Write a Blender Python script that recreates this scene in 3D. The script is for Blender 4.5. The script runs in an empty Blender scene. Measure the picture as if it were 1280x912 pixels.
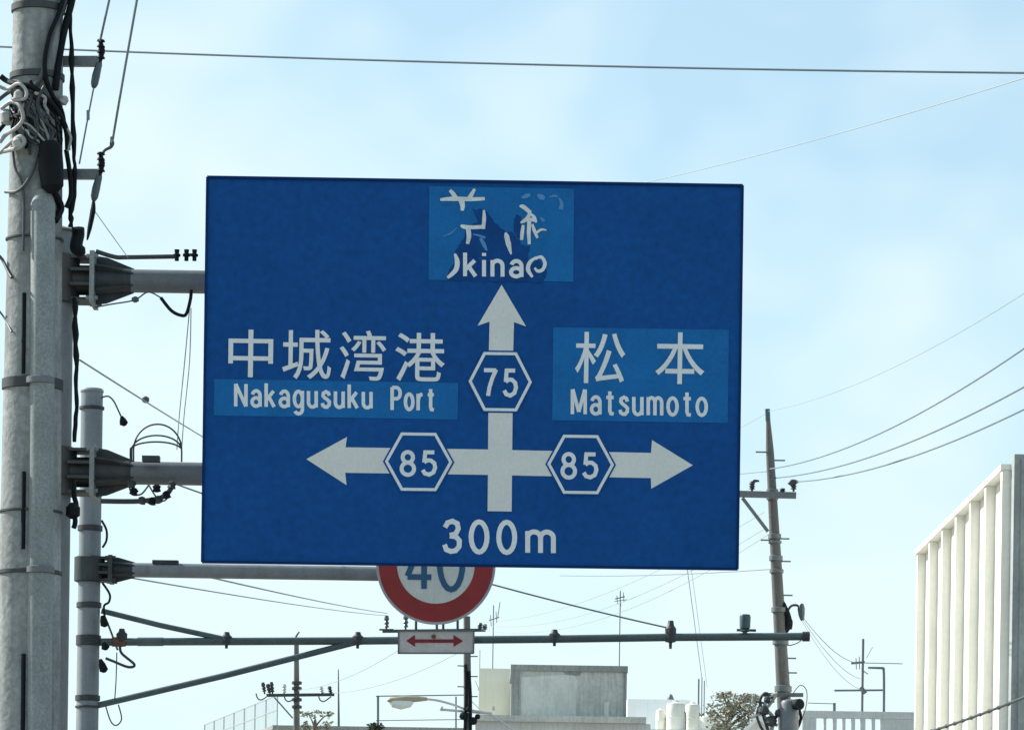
import bpy, bmesh, math, random
from mathutils import Vector, Matrix

random.seed(7)
SC = bpy.context.scene
COL = SC.collection
R = math.radians

# ------------------------------------------------------------------ camera
F_PX, U0, V0 = 5000.0, 600.0, 1230.0        # focal length and horizon point, in pixels of a 1280 x 912 frame
ROLL = R(0.85)
CAM_Z = 1.5
cr, sr = math.cos(ROLL), math.sin(ROLL)
cam = bpy.data.cameras.new('camera')
cam.sensor_width = 36.0
cam.sensor_fit = 'HORIZONTAL'
cam.lens = F_PX / 1280.0 * 36.0
cam.shift_x = (640.0 - U0) / 1280.0
cam.shift_y = (V0 - 456.0) / 1280.0
cam.clip_start, cam.clip_end = 0.1, 6000.0
cam_o = bpy.data.objects.new('camera', cam)
cam_o.matrix_world = Matrix(((cr, -sr, 0, 0), (0, 0, -1, 0), (sr, cr, 0, CAM_Z), (0, 0, 0, 1)))
COL.objects.link(cam_o)
SC.camera = cam_o

# ------------------------------------------------------------------ light
SUN_EL, SUN_AZ = R(38), R(-64)              # azimuth clockwise from +Y: ahead and to the left
world = bpy.data.worlds.new('World')
SC.world = world
world.use_nodes = True
nt = world.node_tree
N = nt.nodes
N.clear()
def wn(t, **k):
    n = N.new(t)
    for a, b in k.items(): setattr(n, a, b)
    return n
sky = wn('ShaderNodeTexSky', sky_type='NISHITA', sun_disc=False)
sky.sun_elevation = SUN_EL
sky.sun_rotation = SUN_AZ % (2 * math.pi)
sky.altitude = 20; sky.air_density = 1.0; sky.dust_density = 1.2; sky.ozone_density = 2.0
tc = wn('ShaderNodeTexCoord')
mp = wn('ShaderNodeMapping'); mp.inputs['Scale'].default_value = (1.0, 1.0, 1.3); mp.inputs['Location'].default_value = (3.33, 1.89, 1.17)
nz = wn('ShaderNodeTexNoise'); nz.inputs['Scale'].default_value = 9.0; nz.inputs['Detail'].default_value = 3.0; nz.inputs['Roughness'].default_value = 0.52
rp = wn('ShaderNodeValToRGB')
rp.color_ramp.elements[0].position = 0.46; rp.color_ramp.elements[0].color = (0.36, 0.36, 0.36, 1)
rp.color_ramp.elements[1].position = 0.67; rp.color_ramp.elements[1].color = (0.88, 0.88, 0.88, 1)
mix = wn('ShaderNodeMix', data_type='RGBA')
CLOUD = 7.0
mix.inputs['B'].default_value = (0.82 * CLOUD, 0.965 * CLOUD, 1.0 * CLOUD, 1)
tint = wn('ShaderNodeMix', data_type='RGBA', blend_type='MULTIPLY'); tint.inputs['Factor'].default_value = 1; tint.inputs['B'].default_value = (0.88, 1.15, 1.12, 1)
bg = wn('ShaderNodeBackground'); bg.inputs['Strength'].default_value = 0.10
wo = wn('ShaderNodeOutputWorld')
L = nt.links
L.new(tc.outputs['Generated'], mp.inputs['Vector']); L.new(mp.outputs[0], nz.inputs['Vector'])
sx = wn('ShaderNodeSeparateXYZ'); L.new(tc.outputs['Generated'], sx.inputs[0])
hz = wn('ShaderNodeMapRange'); hz.inputs[1].default_value = 0.0; hz.inputs[2].default_value = 0.30; hz.inputs[3].default_value = 0.16; hz.inputs[4].default_value = 0.0
L.new(sx.outputs['Z'], hz.inputs[0])            # low sky is whiter
ad = wn('ShaderNodeMath', operation='ADD'); L.new(nz.outputs['Fac'], ad.inputs[0]); L.new(hz.outputs[0], ad.inputs[1])
L.new(ad.outputs[0], rp.inputs[0]); L.new(rp.outputs[0], mix.inputs['Factor'])
L.new(sky.outputs[0], tint.inputs['A']); L.new(tint.outputs['Result'], mix.inputs['A']); L.new(mix.outputs['Result'], bg.inputs['Color']); L.new(bg.outputs[0], wo.inputs[0])

sun = bpy.data.lights.new('sun', 'SUN'); sun.energy = 5.0; sun.angle = R(0.53); sun.color = (1.0, 0.95, 0.87)
sun_o = bpy.data.objects.new('sun', sun)
sd = Vector((math.sin(SUN_AZ) * math.cos(SUN_EL), math.cos(SUN_AZ) * math.cos(SUN_EL), math.sin(SUN_EL)))
sun_o.rotation_euler = sd.to_track_quat('Z', 'Y').to_euler()
sun_o.location = (0, 0, 60)
COL.objects.link(sun_o)

SC.view_settings.view_transform = 'Standard'
SC.view_settings.look = 'None'
SC.view_settings.exposure = 0.6
SC.view_settings.gamma = 1.0
SC.render.engine = 'CYCLES'

# ------------------------------------------------------------------ helpers
def P(u, v, d):
    """world point at distance d (m) along the road that the photo shows at pixel u, v"""
    a, b = (u - U0) / F_PX, (V0 - v) / F_PX
    return Vector(((a * cr - b * sr) * d, d, (a * sr + b * cr) * d + CAM_Z))

ORG = {}
class MB:
    def __init__(s): s.v, s.f = [], []
    def add(s, vs, fs):
        n = len(s.v); s.v += [Vector(p) for p in vs]; s.f += [[i + n for i in f] for f in fs]; return s
    def frame(s, c, ax, ay, az):
        """box from its centre and three half axes"""
        c = Vector(c); vs = []
        for k in (-1, 1):
            for j in (-1, 1):
                for i in (-1, 1): vs.append(c + ax * i + ay * j + az * k)
        return s.add(vs, [(0, 2, 3, 1), (4, 5, 7, 6), (0, 1, 5, 4), (2, 6, 7, 3), (0, 4, 6, 2), (1, 3, 7, 5)])
    def box(s, c, sx, sy, sz, rz=0.0, ry=0.0):
        m = Matrix.Rotation(rz, 3, 'Z') @ Matrix.Rotation(ry, 3, 'Y')
        return s.frame(c, m @ Vector((sx / 2, 0, 0)), m @ Vector((0, sy / 2, 0)), m @ Vector((0, 0, sz / 2)))
    def span(s, x0, x1, y0, y1, z0, z1):
        return s.box(((x0 + x1) / 2, (y0 + y1) / 2, (z0 + z1) / 2), x1 - x0, y1 - y0, z1 - z0)
    def tube(s, pts, r, seg=8, caps=True):
        pts = [Vector(p) for p in pts]; n = len(pts)
        rs = r if isinstance(r, (list, tuple)) else [r] * n
        if seg <= 9 and n > 2:                      # cables bend smoothly
            np2, nr2 = [], []
            for i in range(n - 1):
                p0, p1, p2, p3 = pts[max(i - 1, 0)], pts[i], pts[i + 1], pts[min(i + 2, n - 1)]
                for k in range(5):
                    t = k / 5
                    np2.append(p1 * 1.0 + (p2 - p0) * (.5 * t) + (p0 * 2 - p1 * 5 + p2 * 4 - p3) * (.5 * t * t) + (p1 * 3 - p0 - p2 * 3 + p3) * (.5 * t * t * t))
                    nr2.append(rs[i] + (rs[i + 1] - rs[i]) * t)
            pts, rs = np2 + [pts[-1]], nr2 + [rs[-1]]; n = len(pts)
        t0 = (pts[1] - pts[0]).normalized()
        up = Vector((0, 0, 1)) if abs(t0.z) < 0.9 else Vector((0, 1, 0))
        nx = t0.cross(up).normalized(); vs = []
        for i in range(n):
            t = (pts[min(i + 1, n - 1)] - pts[max(i - 1, 0)])
            if t.length < 1e-9: t = t0
            t = t.normalized(); nx = (nx - t * nx.dot(t)).normalized(); ny = t.cross(nx)
            for k in range(seg):
                a = 2 * math.pi * k / seg
                vs.append(pts[i] + (nx * math.cos(a) + ny * math.sin(a)) * rs[i])
        fs = []
        for i in range(n - 1):
            for k in range(seg):
                fs.append((i * seg + k, i * seg + (k + 1) % seg, (i + 1) * seg + (k + 1) % seg, (i + 1) * seg + k))
        if caps: fs += [tuple(range(seg - 1, -1, -1)), tuple((n - 1) * seg + k for k in range(seg))]
        return s.add(vs, fs)
    def bar(s, a, b, w, h=None):
        """square bar from a to b"""
        a, b = Vector(a), Vector(b); h = h or w; t = b - a; d = t.normalized()
        up = Vector((0, 0, 1)) if abs(d.z) < 0.95 else Vector((0, 1, 0))
        x = d.cross(up).normalized(); y = x.cross(d)
        return s.frame((a + b) / 2, t / 2, x * w / 2, y * h / 2)
    def lathe(s, c, prof, seg=20, axis=(0, 0, 1)):
        """profile of (radius, height) turned about axis through c"""
        ax = Vector(axis).normalized(); c = Vector(c)
        up = Vector((0, 1, 0)) if abs(ax.y) < 0.9 else Vector((1, 0, 0))
        x = ax.cross(up).normalized(); y = ax.cross(x)
        vs, fs = [], []
        for (r, h) in prof:
            for k in range(seg):
                a = 2 * math.pi * k / seg
                vs.append(c + ax * h + (x * math.cos(a) + y * math.sin(a)) * max(r, 1e-4))
        for i in range(len(prof) - 1):
            for k in range(seg):
                fs.append((i * seg + k, i * seg + (k + 1) % seg, (i + 1) * seg + (k + 1) % seg, (i + 1) * seg + k))
        fs += [tuple(range(seg - 1, -1, -1)), tuple((len(prof) - 1) * seg + k for k in range(seg))]
        return s.add(vs, fs)
    def plate(s, poly, thick):
        """polygon (world points) thickened along thick"""
        n = len(poly); t = Vector(thick)
        vs = [Vector(p) for p in poly] + [Vector(p) + t for p in poly]
        return s.add(vs, [tuple(range(n)), tuple(range(2 * n - 1, n - 1, -1))] + [(i, i + n, (i + 1) % n + n, (i + 1) % n) for i in range(n)])
    def build(s, name, mat, parent=None, smooth=True, angle=35):
        me = bpy.data.meshes.new(name)
        if parent is not None: org = ORG[parent.name]
        else:
            lo = Vector([min(p[i] for p in s.v) for i in range(3)]); hi = Vector([max(p[i] for p in s.v) for i in range(3)])
            org = Vector(((lo.x + hi.x) / 2, (lo.y + hi.y) / 2, lo.z))
        me.from_pydata([tuple(p - org) for p in s.v], [], s.f)
        bm = bmesh.new(); bm.from_mesh(me); bmesh.ops.recalc_face_normals(bm, faces=bm.faces); bm.to_mesh(me); bm.free()
        if smooth:
            me.shade_smooth(); me.set_sharp_from_angle(angle=R(angle))
        me.materials.append(mat)
        o = bpy.data.objects.new(name, me); COL.objects.link(o)
        if parent is not None: o.parent = parent
        else: o.location = org
        ORG[o.name] = org
        return o

def tag(o, label=None, cat=None, group=None, kind=None):
    if label: o['label'] = label
    if cat: o['category'] = cat
    if group: o['group'] = group
    if kind: o['kind'] = kind
    return o
def empty(name, loc, label, cat, group=None):
    o = bpy.data.objects.new(name, None); o.location = loc; o.empty_display_size = 0.3
    COL.objects.link(o); ORG[o.name] = Vector(loc)
    return tag(o, label, cat, group)

def mat(name, col, rough=0.6, var=0.12, scale=6.0, metal=0.0, bump=0.0, streak=0.0, streak_col=None, spec=0.5, fine=0.0):
    """plain paint / concrete / plastic with uneven tone, optional rain streaks and fine relief"""
    m = bpy.data.materials.new(name); m.use_nodes = True
    t = m.node_tree; b = t.nodes['Principled BSDF']
    b.inputs['Roughness'].default_value = rough; b.inputs['Metallic'].default_value = metal
    b.inputs['Specular IOR Level'].default_value = spec
    c = t.nodes.new('ShaderNodeTexCoord')
    n1 = t.nodes.new('ShaderNodeTexNoise'); n1.inputs['Scale'].default_value = scale; n1.inputs['Detail'].default_value = 6; n1.inputs['Roughness'].default_value = 0.65
    t.links.new(c.outputs['Object'], n1.inputs['Vector'])
    mr = t.nodes.new('ShaderNodeMapRange'); mr.inputs[1].default_value = 0.3; mr.inputs[2].default_value = 0.7
    mr.inputs[3].default_value = 1 - var; mr.inputs[4].default_value = 1 + var
    t.links.new(n1.outputs['Fac'], mr.inputs[0])
    last = mr.outputs[0]
    if fine:
        n3 = t.nodes.new('ShaderNodeTexNoise'); n3.inputs['Scale'].default_value = scale * 14; n3.inputs['Detail'].default_value = 3
        t.links.new(c.outputs['Object'], n3.inputs['Vector'])
        mf = t.nodes.new('ShaderNodeMapRange'); mf.inputs[1].default_value = 0.3; mf.inputs[2].default_value = 0.7
        mf.inputs[3].default_value = 1 - fine; mf.inputs[4].default_value = 1 + fine
        t.links.new(n3.outputs['Fac'], mf.inputs[0])
        mm = t.nodes.new('ShaderNodeMath'); mm.operation = 'MULTIPLY'
        t.links.new(last, mm.inputs[0]); t.links.new(mf.outputs[0], mm.inputs[1]); last = mm.outputs[0]
    hv = t.nodes.new('ShaderNodeMix'); hv.data_type = 'RGBA'; hv.blend_type = 'MULTIPLY'; hv.inputs['Factor'].default_value = 1
    hv.inputs['A'].default_value = (*col, 1)
    t.links.new(last, hv.inputs['B'])
    out = hv.outputs['Result']
    if streak:
        mpn = t.nodes.new('ShaderNodeMapping'); mpn.inputs['Scale'].default_value = (5, 5, 0.45)
        n2 = t.nodes.new('ShaderNodeTexNoise'); n2.inputs['Scale'].default_value = 2.2; n2.inputs['Detail'].default_value = 5
        t.links.new(c.outputs['Object'], mpn.inputs[0]); t.links.new(mpn.outputs[0], n2.inputs['Vector'])
        m2 = t.nodes.new('ShaderNodeMapRange'); m2.inputs[1].default_value = 0.48; m2.inputs[2].default_value = 0.72; m2.inputs[3].default_value = 0; m2.inputs[4].default_value = streak
        t.links.new(n2.outputs['Fac'], m2.inputs[0])
        mx = t.nodes.new('ShaderNodeMix'); mx.data_type = 'RGBA'
        mx.inputs['B'].default_value = (*(streak_col or tuple(x * 0.5 for x in col)), 1)
        t.links.new(m2.outputs[0], mx.inputs['Factor']); t.links.new(out, mx.inputs['A']); out = mx.outputs['Result']
    t.links.new(out, b.inputs['Base Color'])
    if bump:
        bp = t.nodes.new('ShaderNodeBump'); bp.inputs['Strength'].default_value = bump; bp.inputs['Distance'].default_value = 0.02
        n4 = t.nodes.new('ShaderNodeTexNoise'); n4.inputs['Scale'].default_value = scale * 8; n4.inputs['Detail'].default_value = 4
        t.links.new(c.outputs['Object'], n4.inputs['Vector'])
        t.links.new(n4.outputs['Fac'], bp.inputs['Height']); t.links.new(bp.outputs[0], b.inputs['Normal'])
    return m

M = {}
M['concrete'] = mat('pole_concrete', (0.235, 0.255, 0.255), 0.85, 0.30, 2.2, bump=0.4, streak=0.7, streak_col=(0.115, 0.13, 0.135), fine=0.2)
M['concdark'] = mat('old_pole_concrete', (0.118, 0.118, 0.115), 0.85, 0.22, 1.5, streak=0.5, streak_col=(0.08, 0.075, 0.07), fine=0.15)
M['conduit'] = mat('conduit_grey', (0.20, 0.23, 0.235), 0.6, 0.16, 5.0, streak=0.45, fine=0.24)
M['galv'] = mat('galvanised_steel', (0.135, 0.155, 0.168), 0.55, 0.16, 6.0, metal=0.25, streak=0.4, streak_col=(0.13, 0.13, 0.13), fine=0.14)
M['galvdark'] = mat('weathered_steel', (0.036, 0.046, 0.052), 0.6, 0.25, 9.0, metal=0.3, streak=0.5, streak_col=(0.09, 0.07, 0.055), fine=0.2)
M['postgrey'] = mat('post_paint', (0.19, 0.215, 0.235), 0.55, 0.12, 5.0, metal=0.15, streak=0.4, fine=0.1)
M['pipe'] = mat('pipe_paint', (0.07, 0.105, 0.115), 0.5, 0.2, 5.0, metal=0.2, streak=0.2, fine=0.15)
M['rust'] = mat('rusty_steel', (0.16, 0.07, 0.045), 0.85, 0.35, 14.0)
M['black'] = mat('black_rubber', (0.006, 0.009, 0.012), 0.7, 0.3, 10.0, spec=0.15)
M['cable'] = mat('grey_cable', (0.05, 0.06, 0.068), 0.5, 0.2, 10.0)
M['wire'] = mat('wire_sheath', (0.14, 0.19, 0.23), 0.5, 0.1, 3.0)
M['farwire'] = mat('faint_wire', (0.26, 0.31, 0.34), 0.6, 0.1, 3.0)  # paler grey paints in the hazy fading of faint, distant wires
M['ltcable'] = mat('pale_cable', (0.30, 0.31, 0.30), 0.6, 0.25, 10.0)
M['porcelain'] = mat('porcelain', (0.5, 0.51, 0.5), 0.25, 0.08, 10.0)
M['dkpor'] = mat('dark_insulator', (0.05, 0.085, 0.10), 0.35, 0.15, 10.0)
M['blue'] = mat('sign_blue', (0.003, 0.068, 0.262), 0.6, 0.08, 1.3, streak=0.20, streak_col=(0.006, 0.085, 0.285), spec=0.12, fine=0.13)
M['navy'] = mat('sign_rim_navy', (0.002, 0.026, 0.12), 0.7, 0.1, 2.0, spec=0.1)
M['patch'] = mat('sticker_blue', (0.008, 0.130, 0.375), 0.6, 0.10, 3.4, streak=0.25, streak_col=(0.014, 0.155, 0.43), spec=0.12, fine=0.08)
M['patchdk'] = mat('bare_sign_blue', (0.003, 0.056, 0.225), 0.6, 0.22, 6.0, spec=0.12, fine=0.12)
M['letter'] = mat('letter_white', (0.66, 0.71, 0.74), 0.5, 0.06, 4.0, fine=0.05)
M['arrow'] = mat('arrow_white', (0.63, 0.655, 0.64), 0.5, 0.05, 3.0, fine=0.05)
M['oldletter'] = mat('worn_letter_white', (0.58, 0.64, 0.66), 0.55, 0.18, 9.0, fine=0.1)
M['ghost'] = mat('letter_ghost', (0.06, 0.22, 0.46), 0.6, 0.2, 12.0)
M['spdwhite'] = mat('speed_sign_white', (0.56, 0.60, 0.58), 0.6, 0.07, 3.0, streak=0.4, streak_col=(0.38, 0.42, 0.40), spec=0.2, fine=0.06)
M['spdred'] = mat('speed_sign_red', (0.26, 0.024, 0.026), 0.7, 0.14, 5.0, streak=0.3, streak_col=(0.27, 0.03, 0.025), fine=0.08)
M['arrowred'] = mat('faded_arrow_red', (0.20, 0.016, 0.022), 0.7, 0.2, 6.0)
M['platepink'] = mat('plate_dull_white', (0.50, 0.485, 0.475), 0.6, 0.12, 5.0, streak=0.4, streak_col=(0.40, 0.36, 0.35), fine=0.1)
M['spdblue'] = mat('speed_sign_blue', (0.018, 0.095, 0.20), 0.5, 0.1, 5.0)
M['facade'] = mat('painted_wall', (0.80, 0.79, 0.72), 0.8, 0.05, 0.8, streak=0.3, streak_col=(0.58, 0.57, 0.51), fine=0.03)
M['endwall'] = mat('bare_wall_concrete', (0.30, 0.33, 0.33), 0.85, 0.15, 0.9, streak=0.5, streak_col=(0.16, 0.18, 0.18), fine=0.1, bump=0.2)
M['tower'] = mat('tower_concrete', (0.48, 0.50, 0.465), 0.9, 0.14, 0.7, streak=0.55, streak_col=(0.23, 0.25, 0.24), fine=0.10)
M['towerrim'] = mat('stained_concrete', (0.27, 0.29, 0.275), 0.9, 0.18, 0.9, streak=0.5, streak_col=(0.12, 0.13, 0.13), fine=0.12)
M['towerlight'] = mat('patched_render', (0.57, 0.60, 0.56), 0.9, 0.10, 0.8, streak=0.45, streak_col=(0.34, 0.37, 0.35), fine=0.06)
M['cream'] = mat('cream_wall', (0.72, 0.72, 0.60), 0.85, 0.06, 0.8, streak=0.3, streak_col=(0.58, 0.57, 0.48))
M['palewall'] = mat('pale_wall', (0.80, 0.83, 0.82), 0.85, 0.06, 0.8, streak=0.3, streak_col=(0.5, 0.54, 0.55))
M['greywall'] = mat('grey_wall', (0.55, 0.57, 0.57), 0.85, 0.08, 0.8, streak=0.4, streak_col=(0.3, 0.33, 0.34), fine=0.06)
M['tank'] = mat('tank_plastic', (0.68, 0.68, 0.60), 0.5, 0.05, 2.0, streak=0.25, streak_col=(0.6, 0.59, 0.5))
M['glass'] = mat('window_glass', (0.03, 0.04, 0.05), 0.08, 0.1, 1.0)
M['alu'] = mat('aluminium', (0.5, 0.52, 0.53), 0.4, 0.06, 4.0, metal=0.7)
M['lens'] = mat('lamp_glass', (0.62, 0.66, 0.62), 0.2, 0.05, 4.0)
M['lamphead'] = mat('lamp_paint', (0.30, 0.28, 0.20), 0.5, 0.15, 8.0)
M['whiteroof'] = mat('white_roof', (0.78, 0.79, 0.79), 0.5, 0.04, 2.0, streak=0.2)
M['bark'] = mat('bark', (0.13, 0.10, 0.075), 0.9, 0.3, 6.0, bump=0.4)
M['leaf'] = mat('leaf_dark', (0.035, 0.055, 0.028), 0.6, 0.4, 2.5)
M['leafdry'] = mat('leaf_dry', (0.25, 0.25, 0.19), 0.7, 0.45, 2.5)
M['ground'] = mat('ground_soil', (0.24, 0.22, 0.18), 0.95, 0.2, 0.05, fine=0.2)
M['asphalt'] = mat('asphalt', (0.055, 0.055, 0.057), 0.9, 0.2, 0.6, fine=0.25, bump=0.3)
M['paving'] = mat('pavement_concrete', (0.32, 0.31, 0.29), 0.9, 0.1, 0.8, fine=0.1)
M['paint'] = mat('road_paint', (0.72, 0.72, 0.70), 0.7, 0.12, 2.0, fine=0.1)

# ------------------------------------------------------------------ the setting: ground and road
tag(MB().add([(-3000, -3000, 0), (3000, -3000, 0), (3000, 3000, 0), (-3000, 3000, 0)], [(0, 1, 2, 3)]).build('ground', M['ground'], smooth=False), kind='structure')
def off(y): return 0.0 if y < 70 else (y - 70) ** 2 / 278.0     # the road bends left past the white building
YS = [-60 + 5 * i for i in range(54)]
def strip(xa, xb, z, h=None, ya=-60, yb=205):
    b = MB(); ys = [y for y in YS if ya <= y <= yb]
    sect = [(xa, z), (xb, z)] if h is None else [(xa, z), (xa, z + h), (xb, z + h), (xb, z)]
    n = len(sect); vs, fs = [], []
    for y in ys: vs += [(x - off(y), y, zz) for (x, zz) in sect]
    for i in range(len(ys) - 1):
        for k in range(n - 1 if h is None else n):
            k2 = (k + 1) % n
            fs.append((i * n + k, i * n + k2, (i + 1) * n + k2, (i + 1) * n + k))
    return b.add(vs, fs)
tag(strip(-2.3, 5.5, 0.004).build('road', M['asphalt'], smooth=False), kind='structure')
for (a, b) in ((-4.6, -2.42), (5.62, 8.0)):
    tag(strip(a, b, 0.0, 0.13).build('pavement', M['paving'], smooth=False), kind='structure')
for (a, b) in ((-2.42, -2.30), (5.5, 5.62)):
    tag(strip(a, b, 0.0, 0.15).build('kerb', M['towerlight'], smooth=False), kind='structure')
for (a, b) in ((-2.0, -1.85), (5.05, 5.2)):
    tag(strip(a, b, 0.008).build('edge_line', M['paint'], smooth=False), kind='structure')
for y in range(-50, 120, 10):
    tag(strip(1.62, 1.77, 0.008, None, y, y + 5).build('centre_dash', M['paint'], smooth=False), kind='structure')

# ------------------------------------------------------------------ flat artwork on a sign
def text_mesh(body, offset=0.0):
    c = bpy.data.curves.new('lettering', 'FONT'); c.body = body; c.offset = offset; c.resolution_u = 5
    o = bpy.data.objects.new('lettering', c); COL.objects.link(o)
    dg = bpy.context.evaluated_depsgraph_get()
    me = o.evaluated_get(dg).to_mesh()
    vs = [v.co.copy() for v in me.vertices]; fs = [tuple(p.vertices) for p in me.polygons]
    o.evaluated_get(dg).to_mesh_clear()
    bpy.data.objects.remove(o); bpy.data.curves.remove(c)
    return vs, fs
def arc(cx, cy, rx, ry, a0, a1, n=9):
    return [(cx + rx * math.cos(R(a0 + (a1 - a0) * i / n)), cy + ry * math.sin(R(a0 + (a1 - a0) * i / n))) for i in range(n + 1)]
def oval(cx, cy, rx, ry): return ('o', arc(cx, cy, rx, ry, 0, 360, 20)[:-1])
GLYPH = {   # centre lines of the road-sign lettering: baseline 0, x-height 0.92, capitals 1.3
    'N': [[(0, 0), (0, 1.3)], [(0, 1.3), (.64, 0)], [(.64, 0), (.64, 1.3)]],
    'a': [[(.5, 0), (.5, .62)] + arc(.26, .63, .24, .29, 10, 165), oval(.25, .27, .25, .24)],
    'k': [[(0, 0), (0, 1.36)], [(.46, .92), (.03, .40)], [(.17, .57), (.5, 0)]],
    'g': [oval(.25, .48, .25, .44), [(.5, .95), (.5, -.1)] + arc(.26, -.12, .24, .25, 0, -155)],
    'u': [[(0, .95), (0, .3)] + arc(.24, .3, .24, .27, 180, 350), [(.48, .95), (.48, 0)]],
    's': [[(.44, .70), (.38, .86), (.23, .92), (.07, .84), (.05, .68), (.15, .57), (.32, .46), (.44, .35), (.43, .17), (.3, .04), (.16, .04), (.04, .12), (0, .26)]],
    'P': [[(0, 0), (0, 1.3)], [(0, 1.28), (.3, 1.28)] + arc(.3, .96, .28, .32, 80, -80) + [(0, .64)]],
    'o': [oval(.26, .48, .27, .44)],
    'r': [[(0, 0), (0, .95)], [(0, .55), (.06, .78), (.18, .89), (.31, .92)]],
    't': [[(.17, 1.22), (.17, .2), (.23, .06), (.40, .04)], [(-.04, .9), (.40, .9)]],
    'M': [[(0, 0), (0, 1.3)], [(.02, 1.3), (.38, .12)], [(.38, .12), (.74, 1.3)], [(.76, 1.3), (.76, 0)]],
    'm': [[(0, 0), (0, .95)], [(0, .6)] + arc(.2, .66, .2, .26, 175, 0) + [(.4, 0)], [(.4, .6)] + arc(.6, .66, .2, .26, 175, 0) + [(.8, 0)]],
    'n': [[(0, 0), (0, .95)], [(0, .6)] + arc(.24, .64, .24, .28, 175, 0) + [(.48, 0)]],
    'i': [[(0, 0), (0, .95)], [(0, 1.18), (0, 1.36)]],
    '7': [[(0, 1.34), (.6, 1.34)], [(.6, 1.38), (.40, .9), (.27, .45), (.2, 0)]],
    '5': [[(.54, 1.34), (.12, 1.34), (.07, .74)], [(.07, .74), (.2, .87), (.38, .86), (.54, .7), (.58, .45), (.5, .17), (.3, .03), (.1, .1), (.0, .3)]],
    '8': [oval(.29, 1.03, .24, .31), oval(.29, .36, .29, .36)],
    '3': [[(.02, 1.08), (.12, 1.29), (.3, 1.36), (.48, 1.26), (.52, 1.03), (.42, .8), (.2, .73)], [(.2, .71), (.44, .67), (.56, .5), (.55, .24), (.42, .06), (.24, .02), (.07, .1), (0, .32)]],
    '0': [oval(.3, .68, .3, .67)],
    '4': [[(.43, 0), (.43, 1.36)], [(.43, 1.36), (0, .32)], [(0, .3), (.62, .3)]],
}
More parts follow.
